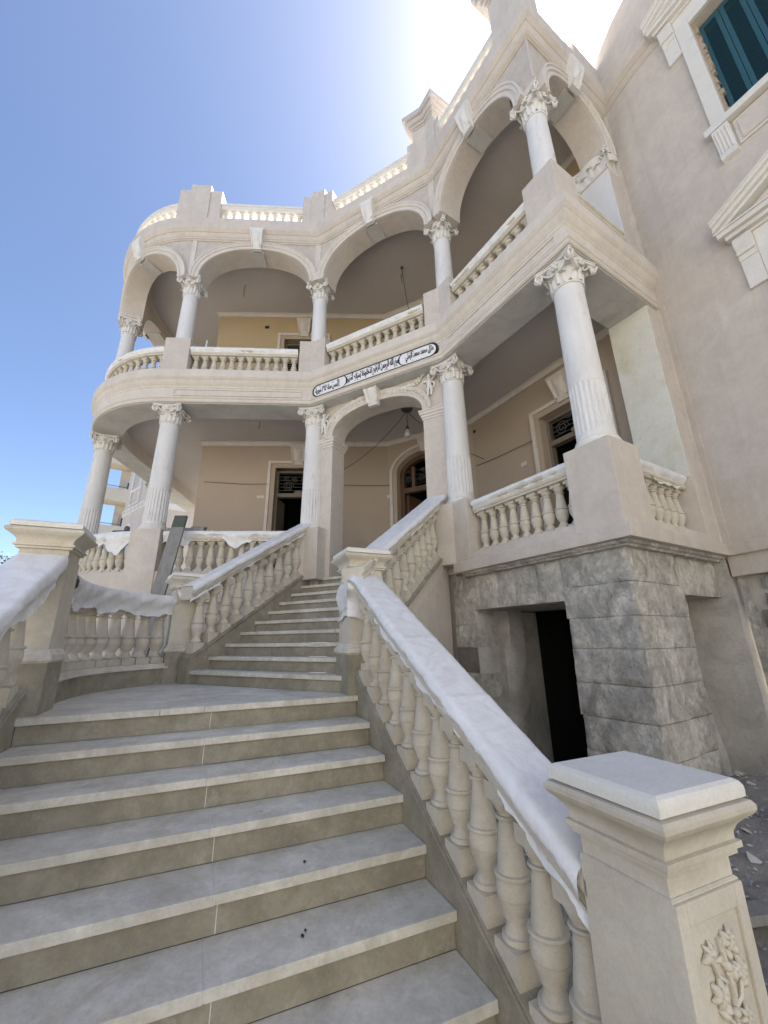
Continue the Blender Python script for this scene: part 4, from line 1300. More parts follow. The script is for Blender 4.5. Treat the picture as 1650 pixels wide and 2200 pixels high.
# arched main door
P, d, n = on_wall(AB, BC)
e = tag(empty('door', v3(P(0.95, 0), Z_FLOOR), villa), 'arched main doorway with brown wooden fanlight')
ms0, ms1, m_spr, m_rise = 0.235, 1.665, 3.60, 0.44
def arch_ring(w0, w1, o0, o1, name, mat, spr=m_spr, rise=m_rise, legs=True):
    b = MB(); rows_ = []
    hf = (ms1 - ms0) / 2
    pts = []
    if legs: pts.append((-1, 0, Z_FLOOR - spr))
    for k in range(25):
        an = math.pi * (1 - k / 24)
        pts.append((math.cos(an), math.sin(an), None))
    if legs: pts.append((1, 0, Z_FLOOR - spr))
    for c_, s_, zz in pts:
        row = []
        for w, o in ((w0, o0), (w0, o1), (w1, o1), (w1, o0)):
            x = (hf + w) * c_; z = (rise + w) * s_ if zz is None else zz
            row.append(v3(P((ms0 + ms1) / 2 + x, o), spr + z))
        rows_.append(row)
    b.grid(rows_, True)
    b.f.append((0, 1, 2, 3)); m_ = len(b.v); b.f.append((m_ - 4, m_ - 3, m_ - 2, m_ - 1))
    return b.build(name, mat, e, 25)
arch_ring(0.10, 0.165, 0.001, 0.05, 'architrave', 'trim'); arch_ring(0.0, 0.10, 0.001, 0.02, 'architrave', 'inner')
# infill above the arch (the wall hole is rectangular)
b = MB()
hf = (ms1 - ms0) / 2 + 0.006
up = []
for k in range(25):
    an = math.pi * (1 - k / 24)
    up.append(((ms0 + ms1) / 2 + hf * math.cos(an), m_spr + m_rise * math.sin(an)))
for (a, c) in zip(up, up[1:]):
    b.hexa([v3(P(x, o), z) for x, z in ()] or [v3(P(a[0], -0.001), a[1]), v3(P(c[0], -0.001), c[1]), v3(P(a[0], -0.30), a[1]), v3(P(c[0], -0.30), c[1]),
            v3(P(a[0], -0.001), 4.062), v3(P(c[0], -0.001), 4.062), v3(P(a[0], -0.30), 4.062), v3(P(c[0], -0.30), 4.062)])
b.build('arch_infill', 'inner', e, 0)
arch_ring(-0.10, -0.0, -0.28, -0.16, 'door_frame', 'wood')
def bx(nm, sa, sb, za, zb_, oa, ob, mat):
    b = MB(); b.hexa([v3(P(s, o), z) for z in (za, zb_) for o in (oa, ob) for s in (sa, sb)])
    return b.build(nm, mat, e, 0, 0.004)
bx('transom_bar', ms0 + 0.10, ms1 - 0.10, 3.16, 3.28, -0.27, -0.15, 'wood')
for sx in (0.56, 0.95, 1.34):
    bx('mullion', sx - 0.04, sx + 0.04, 3.28, 3.28 + (0.62 if sx == 0.95 else 0.50), -0.26, -0.17, 'wood')
f = lambda s, z: v3(P(s, -0.2), z)
b = MB()
for sc_ in (0.42, 0.75, 1.15, 1.48):
    b.tube(spiral((sc_, 3.48), 0.09, 2, f, 22, 1), 0.009, 5); b.tube(spiral((sc_ + 0.05, 3.66), 0.06, 1.7, f, 20, -1), 0.008, 5)
    for k in range(4): b.tube([f(sc_ - 0.14, 3.36 + 0.11 * k), f(sc_ + 0.14, 3.36 + 0.11 * k)], 0.006, 4)
b.build('fanlight_grille', 'iron', e, 60)
b = MB(); q0 = P(ms0 + 0.11, -0.26); di = (P(0, -1) - P(0, 0)).normalized()
b.prism([q0, q0 + di * 0.62 + d * 0.12, q0 + di * 0.62 + d * 0.17, q0 + d * 0.05], Z_FLOOR, 3.15); b.build('door_leaf', 'wood', e, 0)
place(KEY_D, 'keystone', v3(P(0.95, 0.02), 4.0), math.atan2(n.y, n.x) + math.pi / 2, e, (0.7, 0.8, 0.6))
# pale switch boxes and cable holes
def wall_dot(p0, p1, s, z, w, h, mat, name):
    Pq, d_, n_ = on_wall(p0, p1)
    b = MB(); b.hexa([v3(Pq(ss_, o), zz) for zz in (z - h, z + h) for o in (0.001, 0.012) for ss_ in (s - w, s + w)]); b.build(name, mat, villa, 0, 0.003)
wall_dot(AB, A_END, 3.05, 7.75, 0.055, 0.04, 'dark', 'socket_hole')
wall_dot(AB, BC, -0.0 + 0.06, 2.20, 0.035, 0.035, 'dark', 'socket_hole')
wall_dot(AB, BC, 0.03, 3.10, 0.06, 0.04, 'trim', 'switch_box')
wall_dot(AB, A_END, 2.86, 3.10, 0.08, 0.03, 'trim', 'switch_box')
wall_dot(BC, C_END, 0.08, 4.15, 0.03, 0.03, 'dark', 'socket_hole')
wall_dot(BC, C_END, 1.22, 2.95, 0.06, 0.04, 'trim', 'switch_box')

# ------------------------------------------------------------------ basement of dressed stone
base = empty('basement_wall', v3(CR + UR * 0.4 + V * 0.3, Z_GROUND), villa)
BO = 0.12
def rough_block(name, f, s0, s1, z0, z1, o_out, o_in, mat, amp=0.014, n=7, m=4, par=base, seed=0, edge=0.012):
    """stone with a hammered face. f(s, o) gives the plan point, o inward"""
    b = MB(); rows_ = []
    g = edge
    for i in range(m + 1):
        row = []
        for j in range(n + 1):
            s = lerp(s0 + g * 0.3, s1 - g * 0.3, j / n); z = lerp(z0 + g * 0.4, z1 - g * 0.4, i / m)
            ed = 1.0 if (i in (0, m) or j in (0, n)) else 0.0
            nn = noise.noise(Vector((s * 4.3 + seed, z * 4.1, seed * 1.7))) * 1.1 + noise.noise(Vector((s * 13 + seed, z * 13, 4.0))) * 0.7
            row.append(v3(f(s, o_out - amp * nn + ed * 0.014), z))
        rows_.append(row)
    b.grid(rows_)
    m0 = m; per = [rows_[0][j] for j in range(n + 1)] + [rows_[i][n] for i in range(1, m + 1)] + [rows_[m][j] for j in range(n - 1, -1, -1)] + [rows_[i][0] for i in range(m - 1, 0, -1)]
    ps = [(s0 + g * 0.3 + (s1 - s0 - g * 0.6) * j / n, z0 + g * 0.4) for j in range(n + 1)] + [(s1 - g * 0.3, lerp(z0, z1, i / m)) for i in range(1, m + 1)] + [(lerp(s0, s1, j / n), z1 - g * 0.4) for j in range(n - 1, -1, -1)] + [(s0 + g * 0.3, lerp(z0, z1, i / m)) for i in range(m - 1, 0, -1)]
    back = [v3(f(s, o_in), z) for s, z in ps]
    k = len(per); o_ = len(b.v)
    b.add(per + back, [(i, (i + 1) % k, k + (i + 1) % k, k + i) for i in range(k)])
    return b.build(name, mat, par, 35)
PR = lambda s, o: CR + UR * s - nR * o
PT = lambda s, o: CR + V * s - nW * o
courses = [0.812, 0.47, 0.175, -0.10, -0.395, -0.675, -0.95, -1.23, -1.50, -1.80]
for k, (zt, zb_) in enumerate(zip(courses, courses[1:])):
    sp = 0.79 + 0.012 * math.sin(k * 2.1)
    if k == 0:
        cuts = [0.05 + BO, 0.80]
    rough_block('stone', PR, BO - 0.005, sp, zb_, zt, BO, BO + 0.5, 'base', amp=0.013, n=18, m=8, seed=k * 3.1, edge=0.006)
    rough_block('stone', PT, BO + 0.02, 1.06 + 0.014 * math.sin(k * 1.7), zb_, zt, BO, BO + 0.5, 'base', amp=0.013, n=18, m=8, seed=k * 3.1 + 50, edge=0.006)
    if k > 0:
        rough_block('stone', PR, 2.08 + 0.02 * math.sin(k * 3), 2.46, zb_, zt, BO, BO + 0.35, 'base' if k % 3 else 'basedark', n=4, seed=k * 2.3 + 90)
for k, (a, c) in enumerate(((0.795, 1.09), (1.09, 1.40), (1.40, 1.66), (1.66, 1.98), (1.98, 2.46))):
    rough_block('stone', PR, a, c, 0.345, 0.812, BO, BO + 0.5, 'base', amp=0.008, n=4, seed=k * 5.0 + 120)
for k, (a, c) in enumerate(((1.06, 1.35), (1.35, 1.62), (1.62, 1.93))):
    rough_block('stone', PT, a, c, 0.385, 0.812, BO, BO + 0.4, 'base', amp=0.008, n=4, seed=k * 5.0 + 150)
# mortar core behind the stones (keeps joints dark and closed)
b = MB(); b.prism([PR(BO + 0.05, BO + 0.04), PR(0.765, BO + 0.04), PR(0.765, 0.9), PR(BO + 0.05, 0.9)], Z_GROUND - 0.2, 0.803)
b.prism([PT(BO + 0.05, BO + 0.04), PT(1.03, BO + 0.04), PT(1.03, 0.72), PT(BO + 0.05, 0.72)], Z_GROUND - 0.21, 0.807)
b.build('mortar_core', 'mortar', base, 0)
b = MB(); b.prism([PR(2.11, BO + 0.03), PR(2.44, BO + 0.03), PR(2.44, 1.3), PR(2.11, 1.3)], Z_GROUND - 0.2, 0.34); b.build('jamb_core', 'niche', base, 0)
b = MB(); b.prism([PR(0.72, BO + 0.02), PR(2.46, BO + 0.02), PR(2.46, 1.3), PR(0.72, 1.3)], 0.352, 0.81); b.build('lintel_core', 'mortar', base, 0)
b = MB(); b.prism([PT(1.03, BO + 0.02), PT(1.93, BO + 0.02), PT(1.93, 0.6), PT(1.03, 0.6)], 0.39, 0.81); b.build('lintel_core', 'mortar', base, 0)
b = MB(); b.prism([PR(2.45, 0.19), PR(2.80, 0.19), PR(2.80, 1.9), PR(2.45, 1.9)], Z_GROUND - 0.2, 0.95); b.build('closing_wall', 'pink', base, 0)
b = MB(); b.prism([PT(1.0, 0.9), PT(2.6, 0.9), PT(2.6, 1.2), PT(1.0, 1.2)], Z_GROUND - 0.2, 0.95); b.build('closing_wall', 'niche', base, 0)
b = MB(); b.prism([PT(1.90, 0.02), PT(2.4, 0.02), PT(2.4, 0.9), PT(1.98, 0.9)], Z_GROUND - 0.2, 0.81); b.build('closing_wall', 'niche', base, 0)
b = MB(); b.prism([PD(-0.1, 0.9), PD(2.7, 0.9), PD(2.7, 1.1), PD(-0.1, 1.1)], Z_GROUND - 0.2, 0.72); b.build('closing_wall', 'niche', base, 0)
# left reveal: plastered splay then brickwork, chamber behind coloured near-black for its darkness
b = MB(); rows_ = []
for i in range(13):
    z = lerp(Z_GROUND - 0.1, 0.35, i / 12)
    rows_.append([v3(PR(2.085 - 0.02 * noise.noise(Vector((z * 3, o * 4, 0))) - (0.0 if o < 0.63 else 0.05 + 0.02 * math.sin(z * 17)), o), z) for o in (BO + 0.02, 0.3, 0.42, 0.52, 0.60, 0.66, 0.78, 0.915)])
b.grid(rows_); b.build('door_reveal', 'niche', base, 40)
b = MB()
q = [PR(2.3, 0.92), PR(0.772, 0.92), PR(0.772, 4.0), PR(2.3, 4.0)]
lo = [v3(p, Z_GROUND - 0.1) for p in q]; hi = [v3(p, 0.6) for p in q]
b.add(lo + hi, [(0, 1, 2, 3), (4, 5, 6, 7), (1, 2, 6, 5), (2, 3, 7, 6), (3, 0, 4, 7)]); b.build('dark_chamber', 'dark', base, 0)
b = MB()
for (s, o, w, h) in ((1.12, 1.5, 0.2, 1.9), (0.95, 1.9, 0.14, 1.35), (1.45, 2.1, 0.12, 0.8)):
    b.hexa([v3(PR(ss_, oo), z) for z in (Z_GROUND, Z_GROUND + h) for oo in (o, o + 0.2) for ss_ in (s - w, s + w)])
b.build('chamber_pier', 'room', base, 0)
# niche on the return side
b = MB(); rows_ = []
for i in range(15):
    z = lerp(Z_GROUND - 0.1, 0.40, i / 14)
    rows_.append([v3(PT(1.02 + 1.15 * j / 12, 0.62 - 0.10 * (0.4 - z) + 0.03 * noise.noise(Vector((j * 0.6, z * 3, 2.0)))), z) for j in range(13)])
b.grid(rows_); b.build('niche_back', 'niche', base, 40)
# rubble masonry below the side wall: irregular stones in mortar
b = MB(); b.hexa([v3(PW(s, o), z) for z in (Z_GROUND - 0.2, 0.812) for o in (-0.10, -0.45) for s in (-0.0, W_END)]); b.build('mortar_core', 'mortar', base, 0)
rnd = random.Random(21)
z = Z_GROUND - 0.15
row_i = 0
PWi = lambda s, o: PW(s, -o)
while z < 0.78:
    hgt = rnd.uniform(0.16, 0.27)
    if z + hgt > 0.80: hgt = 0.805 - z
    s = 0.10 + rnd.uniform(0, 0.1)
    while s < 3.6:
        w = rnd.uniform(0.2, 0.42)
        rough_block('stone', PWi, s, s + w - 0.025, z + rnd.uniform(0.005, 0.02), z + hgt - rnd.uniform(0.0, 0.02), 0.075, 0.2, rnd.choice(['basedark', 'basedark', 'base']), 0.03, 4, 3, base, rnd.uniform(0, 99), 0.02)
        s += w
    z += hgt
    row_i += 1
b = MB(); rows_ = []
for i in range(14):
    z = lerp(Z_GROUND - 0.1, 0.81, i / 13)
    rows_.append([v3(PW(s, 0.0 - 0.07 + 0.02 * noise.noise(Vector((s * 9, z * 7, 1.0)))), z) for s in (-0.01, 0.05, 0.10 + 0.03 * math.sin(z * 9))])
b.grid(rows_); b.build('corner_quoin', 'base', base, 40)
facade('base_moulding', [PW(3.5, 0), PW(1.5, 0), PW(0.6, 0)] + [W0, CR, N1 - UR * 0.1], [(-0.3, 0.765), (-0.06, 0.765), (-0.05, 0.78), (-0.02, 0.79), (-0.01, 0.8135), (-0.3, 0.8135)], 'base')

# ------------------------------------------------------------------ staircase
P0 = Vector((-0.243, 3.726)); SD = nr(156.25); TD = nr(66.25)
Z_L = -0.441
def SP(s, t):
    return P0 + SD * s + TD * t
RUN, RISE_L = 0.282, 0.16
WID = 2.283
stair = tag(empty('staircase', v3(SP(1.0, -1.1), Z_GROUND)), 'broad limestone staircase turning at a landing up to the entrance arch', 'staircase')
lower = empty('lower_flight', v3(SP(1.1, -1.1), Z_GROUND), stair)
rnd = random.Random(9)
for k in range(0, 8):
    z = Z_L - RISE_L * k
    s1 = RUN * k
    j = -1.12 + (0.0 if k % 2 else 0.03) - (0.06 if k < 3 else 0)
    if k >= 1:
        s0 = RUN * (k - 1) - 0.03
        for a, c in ((-WID + 0.002, j - 0.0025), (j + 0.0025, -0.002)):
            b = MB(); dz = rnd.uniform(-0.0012, 0.0012)
            b.hexa([v3(SP(s, t), zz + dz) for zz in (z - 0.042, z) for t in (a, c) for s in (s0, s1 + rnd.uniform(-0.002, 0.002))])
            b.build('tread', 'step', lower, 0, 0.004)
        b = MB(); b.hexa([v3(SP(s, t), zz) for zz in (z - 0.04, z - 0.0015) for t in (j - 0.0024, j + 0.0024) for s in (s0, s1 - 0.0015)]); b.build('grout_line', 'grout', lower, 0)
    jr = j + rnd.uniform(-0.01, 0.035)
    for a, c in ((-WID + 0.002, jr - 0.002), (jr + 0.002, -0.002)):
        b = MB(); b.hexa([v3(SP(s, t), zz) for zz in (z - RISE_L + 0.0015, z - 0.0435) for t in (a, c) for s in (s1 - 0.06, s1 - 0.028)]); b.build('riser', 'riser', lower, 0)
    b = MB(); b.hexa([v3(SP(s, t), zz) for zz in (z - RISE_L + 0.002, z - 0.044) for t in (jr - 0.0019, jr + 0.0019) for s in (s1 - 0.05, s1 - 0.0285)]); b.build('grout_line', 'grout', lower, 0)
# stringers of the lower flight
SLOPE = RISE_L / RUN
def nose(s):
    return Z_L - SLOPE * s
def stringer(t0, t1, lip, s_end=2.26):
    b = MB()
    s0 = -0.02
    poly = [(s0, nose(s0) + 0.125), (s_end, nose(s_end) + 0.125), (s_end, Z_GROUND - 0.1), (s0, Z_GROUND - 0.1)]
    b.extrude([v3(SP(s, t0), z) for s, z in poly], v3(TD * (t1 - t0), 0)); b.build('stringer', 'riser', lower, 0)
    b = MB()
    for (dt, z0, z1) in ((0.010, 0.126, 0.138), (0.020, 0.141, 0.154), (0.008, 0.157, 0.168)):
        a, c = t0 - dt, t1 + dt
        b.hexa([v3(SP(s, t), nose(s) + z) for z in (z0, z1) for t in (a, c) for s in (s0, s_end)])
    b.build('stringer_moulding', 'riser', lower, 0, 0.004)
stringer(0.0, 0.18, 1); stringer(-WID - 0.18, -WID, -1)
def sloped_balustrade(t, s0, n, step, s_end):
    e = empty('stair_balustrade', v3(SP(1.0, t), nose(1.0)), lower)
    for i in range(n):
        s = s0 + step * i
        zc = nose(s) + 0.255 - 0.20 * 0.70                     # top of the plinth a little above the moulding
        place(BAL_ST, 'baluster', v3(SP(s, t), zc), math.atan2(SD.y, SD.x), e)
    b = MB()
    rows_ = []
    for s in (-0.03, s_end):
        rows_.append([v3(SP(s, t + o), nose(s) + 0.845 + z) for o, z in RAIL_PROF])
    b.grid(rows_, True); m_ = len(RAIL_PROF); b.f.append(tuple(range(m_))); b.f.append(tuple(range(m_, 2 * m_)))
    b.build('rail', 'sand', e, 25)
    return e
sloped_balustrade(0.075, 0.075, 12, 0.187, 2.29)
sloped_balustrade(-WID - 0.09, 0.075, 12, 0.187, 2.29)

# --- landing
UA, UB = nr(29.5), nr(119.5)
LO = Vector((-2.24, 4.93))
U_RUN, U_RISE, U_W = 0.228, 0.1426, 2.20
def UP(a, b_):
    return LO + UA * a + UB * b_
cv0, cvc, cv1 = Vector((-2.60, 3.24)), Vector((-3.20, 4.25)), Vector((-2.63, 5.06))
def bez(t):
    return cv0 * (1 - t) ** 2 + cvc * (2 * t * (1 - t)) + cv1 * t ** 2
curve = [bez(k / 12) for k in range(13)]
poly = [SP(0.0, 0.0), SP(0.0, -WID), SP(-0.1, -WID - 0.25)] + curve + [UP(0.06, -0.15), UP(0.06, U_W + 0.05), SP(-0.35, 0.25)]
def clip(poly, p, n):
    out = []
    m_ = len(poly)
    for i in range(m_):
        a, c = poly[i], poly[(i + 1) % m_]
        da, dc = (a - p).dot(n), (c - p).dot(n)
        if da >= 0: out.append(a)
        if da * dc < 0: out.append(a + (c - a) * (da / (da - dc)))
    return out
landing = empty('landing', v3(SP(-0.6, -1.1), Z_L), stair)
cuts = [(SP(0, -1.19), TD), (SP(-0.6, -1.17), (TD + SD * 0.25).normalized())]
pA = clip(poly, SP(0, -1.19) + TD * 0.002, TD)
pB = clip(poly, SP(0, -1.19) - TD * 0.002, -TD)
dv = (TD * 0.9 - SD * 0.35).normalized()
pB1 = clip(pB, SP(-0.7, -1.75) + dv * 0.002, dv); pB2 = clip(pB, SP(-0.7, -1.75) - dv * 0.002, -dv)
dv2 = (TD - SD * 0.15).normalized()
pA1 = clip(pA, SP(-0.5, -0.95) + dv2 * 0.002, dv2); pA2 = clip(pA, SP(-0.5, -0.95) - dv2 * 0.002, -dv2)
for pl in (pA, pB1, pB2):
    b = MB(); b.prism(pl, Z_L - 0.042, Z_L); b.build('paving_slab', 'step', landing, 0, 0.003)
b = MB(); b.prism([p_ for p_ in clip(poly, SP(-0.05, 0), -SD)], Z_GROUND - 0.1, Z_L - 0.044); b.build('landing_core', 'riser', landing, 0)
b = MB(); b.prism([p_ for p_ in clip(poly, SP(-0.01, 0), -SD)], Z_L - 0.043, Z_L - 0.003); b.build('grout_bed', 'grout', landing, 0)

# --- upper flight
upper = empty('upper_flight', v3(UP(1.0, 1.1), Z_L), stair)
for k in range(1, 11):
    z = Z_L + U_RISE * k
    a1 = (k - 1) * U_RUN
    jx = 1.05 + 0.5 * math.sin(k * 1.9)
    for c0, c1 in ((0.0, jx - 0.002), (jx + 0.002, U_W)):
        b = MB(); b.hexa([v3(UP(a, c), zz) for zz in (z - 0.04, z) for c in (c0, c1) for a in (a1, a1 + U_RUN + 0.03 if k < 10 else a1 + 0.6)]); b.build('tread', 'step', upper, 0, 0.004)
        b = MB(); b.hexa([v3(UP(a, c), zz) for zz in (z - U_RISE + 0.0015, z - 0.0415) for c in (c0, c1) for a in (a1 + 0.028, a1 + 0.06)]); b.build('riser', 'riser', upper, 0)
U_S = U_RISE / U_RUN
def unose(a):
    return Z_L + U_RISE + U_S * a
U_END = 2.10
def ustringer(c0, c1):
    b = MB()
    poly_ = [(-0.02, unose(-0.02) + 0.12), (U_END, unose(U_END) + 0.12), (U_END, Z_GROUND), (-0.02, Z_GROUND)]
    b.extrude([v3(UP(a, c0), z) for a, z in poly_], v3(UB * (c1 - c0), 0)); b.build('stringer', 'riser' if c0 < 0 else 'pink', upper, 0)
    b = MB()
    for (dt, z0, z1) in ((0.016, 0.121, 0.136), (0.026, 0.136, 0.152), (0.010, 0.152, 0.165)):
        b.hexa([v3(UP(a, c), unose(a) + z) for z in (z0, z1) for c in (c0 - dt, c1 + dt) for a in (-0.02, U_END)])
    b.build('stringer_moulding', 'riser', upper, 0, 0.004)
ustringer(-0.19, 0.0); ustringer(U_W, U_W + 0.18)
b = MB(); b.extrude([v3(UP(a, U_W + 0.181), z) for a, z in ((0.1, unose(0.1) - 0.03), (U_END, unose(U_END) - 0.03), (U_END, Z_GROUND), (0.1, Z_GROUND))], v3(UB * 0.012, 0)); b.build('side_plaster', 'pink', upper, 0)
def upper_balustrade(c, a0, n, step):
    e = empty('stair_balustrade', v3(UP(1.0, c), unose(1.0)), upper)
    for i in range(n):
        a = a0 + step * i
        place(BAL_ST, 'baluster', v3(UP(a, c), unose(a) + 0.255 - 0.20 * 0.70), math.atan2(UA.y, UA.x), e)
    b = MB(); rows_ = []
    for a in (-0.10, U_END - 0.02):
        rows_.append([v3(UP(a, c + o), unose(a) + 0.85 + z) for o, z in RAIL_PROF])
    b.grid(rows_, True); m_ = len(RAIL_PROF); b.f.append(tuple(range(m_))); b.f.append(tuple(range(m_, 2 * m_)))
    b.build('rail', 'sand', e, 25)
upper_balustrade(-0.09, 0.10, 11, 0.185); upper_balustrade(U_W + 0.09, 0.20, 11, 0.18)
b = MB(); b.prism([UP(U_END - 0.06, -0.16), UP(U_END - 0.06, 0.03), UP(U_END + 0.1, 0.03), UP(U_END + 0.1, -0.16)], 0.70, 1.92); b.build('end_post', 'pink', upper, 0, 0.006)

# --- curved balustrade round the landing
curb = MB(); curb.sweep(curve, [(-0.10, Z_L - 0.3), (0.16, Z_L - 0.3), (0.16, Z_L + 0.17), (-0.10, Z_L + 0.17)], 1); curb.build('landing_curb', 'riser', stair, 30)
curb = MB(); curb.sweep(curve, [(-0.13, Z_L + 0.171), (0.19, Z_L + 0.171), (0.19, Z_L + 0.19), (0.175, Z_L + 0.195), (0.175, Z_L + 0.225), (-0.115, Z_L + 0.225), (-0.115, Z_L + 0.195), (-0.13, Z_L + 0.19)], 1); curb.build('curb_moulding', 'step', stair, 30)
ccurve = offset(curve, 0.03)
balustrade('curved_balustrade', ccurve, Z_L + 0.226, BAL_CV, 0.595, 0.185, stair)

# --- newel posts
def newel(c, ax, half, ztop, z_mid, zbase, name='newel_post', ovh=1.0, slabmat='sandpale', carve=False):
    e = empty(name, v3(c, zbase), stair)
    ax = Vector(ax).normalized(); ay = rot90(ax)
    sq = [c + ax * half + ay * half, c - ax * half + ay * half, c - ax * half - ay * half, c + ax * half - ay * half]   # counter-clockwise: outward = right of travel
    def ring(prof, nm, mat, sm=25):
        b = MB(); rows_ = []
        if nm in ('cap_moulding', 'shaft'):
            prof = [(o, (T - 0.047) + (z - (T - 0.047)) * 0.77 if z > T - 0.4 else z) for o, z in prof]
        for o, z in prof:
            rows_.append([v3(p_ + n_ * o, z) for p_, n_ in ((miter(sq, i, True)[0], -miter(sq, i, True)[1]) for i in range(4))])
        b.grid(rows_, True)
        b.f.append((0, 1, 2, 3)); m_ = len(b.v); b.f.append((m_ - 4, m_ - 3, m_ - 2, m_ - 1))
        return b.build(nm, mat, e, sm)
    T = ztop
    q = ovh
    fr_ = -0.013 if carve else 0.0
    ring([(0.046 * q, T - 0.047), (0.047 * q, T - 0.03), (0.046 * q, T - 0.018), (0.040 * q, T - 0.007), (0.028 * q, T)], 'cap_slab', slabmat, 28)
    ring([(-0.008, T - 0.315), (-0.008, T - 0.245), (0.010 * q, T - 0.242), (0.010 * q, T - 0.222), (0.021 * q, T - 0.219), (0.021 * q, T - 0.198), (0.010 * q, T - 0.194), (0.011 * q, T - 0.17), (0.020 * q, T - 0.145), (0.036 * q, T - 0.122), (0.052 * q, T - 0.105), (0.060 * q, T - 0.088), (0.060 * q, T - 0.072), (0.052 * q, T - 0.058), (0.040 * q, T - 0.053), (0.034 * q, T - 0.047)], 'cap_moulding', 'sand', 28)
    ring([(0.0, z_mid if z_mid else zbase), (0.0, T - 0.322), (-0.006, T - 0.316), (-0.03, T - 0.314)], 'shaft', 'sand', 28)
    if z_mid:
        ring([(0.0, z_mid + 0.04), (0.014, z_mid + 0.03), (0.02, z_mid + 0.01), (0.036, z_mid), (0.036, z_mid - 0.035), (0.022, z_mid - 0.045), (0.018, z_mid - 0.05)], 'pedestal_moulding', 'step', 28)
        ring([(0.018, zbase - 0.02), (0.018, z_mid - 0.05), (0.0, z_mid - 0.048)], 'pedestal', 'riser', 28)
    return e, sq
newel(SP(-0.205, 0.10), TD, 0.16, 0.835, -0.065, Z_L, ovh=1.3)
newel(SP(-0.265, -WID - 0.095), TD, 0.155, 0.865, -0.065, Z_L, ovh=1.3)
newel(Vector((-2.524, 5.187)), nr(54), 0.145, 0.835, -0.055, Z_L, ovh=1.25)
big, sq = newel(SP(2.43, 0.10), TD, 0.15, -0.42, None, Z_GROUND, ovh=1.05)
newel(SP(2.43, -WID - 0.10), TD, 0.15, -0.42, None, Z_GROUND, ovh=1.0)
# carved floral panel on the front of the big newel
cx_n = SP(2.43 + 0.15, 0.10)
def PN(t, o, z):
    return v3(SP(2.43 + 0.15 + o, 0.10 + t), z)
b = MB()
zt, zb_ = -0.735, -1.62
for (ta, tb, za, zz) in ((-0.1495, -0.108, zb_ - 0.09, -0.682), (0.108, 0.1495, zb_ - 0.09, -0.682), (-0.108, 0.108, zt, -0.682), (-0.108, 0.108, zb_ - 0.09, zb_)):
    b.hexa([PN(t, o, z) for z in (za, zz) for o in (-0.012, 0.010) for t in (ta, tb)])
b.build('panel_border', 'sand', big, 0, 0.004)
b = MB()
rnd = random.Random(4)
def petal(t, z, a, L_, w_):
    L_ *= 0.8
    pts = []
    for k in range(5):
        u = k / 4
        pts.append((PN(t + math.cos(a) * L_ * u, 0.0 + 0.010 * math.sin(math.pi * u * 0.9), z + math.sin(a) * L_ * u), w_ * math.sin(math.pi * (0.12 + 0.8 * u))))
    b.tube([p_ for p_, _ in pts], [max(r_, 0.003) for _, r_ in pts], 6)
def flower(t, z, r_):
    b.ball(PN(t, 0.004, z), r_ * 0.26, seg=8, rings=5)
    for k in range(6): petal(t, z, k * math.pi / 3 + 0.3, r_, r_ * 0.26)
stem = [(0.0, zb_), (-0.02, -1.5), (0.015, -1.38), (-0.01, -1.24), (0.01, -1.1), (0.0, -0.98), (0.02, -0.90), (0.0, -0.78)]
b.tube([PN(t, 0.003, z) for t, z in stem], 0.009, 6)
for t, z, r_ in ((-0.055, -1.2, 0.045), (0.055, -1.14, 0.05), (0.0, -1.02, 0.04), (0.05, -1.36, 0.05), (-0.05, -1.42, 0.045), (0.045, -0.95, 0.03), (0.0, -1.53, 0.045), (0.035, -0.79, 0.034), (-0.05, -0.80, 0.03), (-0.055, -1.0, 0.045), (-0.04, -0.885, 0.04), (0.06, -0.86, 0.035), (0.06, -1.03, 0.04), (-0.06, -1.10, 0.04), (0.0, -1.13, 0.045)):
    b.tube([PN(t * 0.1, 0.006, z - 0.07), PN(t * 0.7, 0.008, z - 0.05), PN(t, 0.008, z)], 0.006, 5)
    flower(t, z, r_)
for k in range(60):
    z = rnd.uniform(zb_ + 0.03, -0.76); t = rnd.uniform(-0.075, 0.075)
    petal(t, z, rnd.uniform(0, 6.28), rnd.uniform(0.03, 0.055), rnd.uniform(0.008, 0.013))
b.build('floral_carving', 'sand', big, 60)

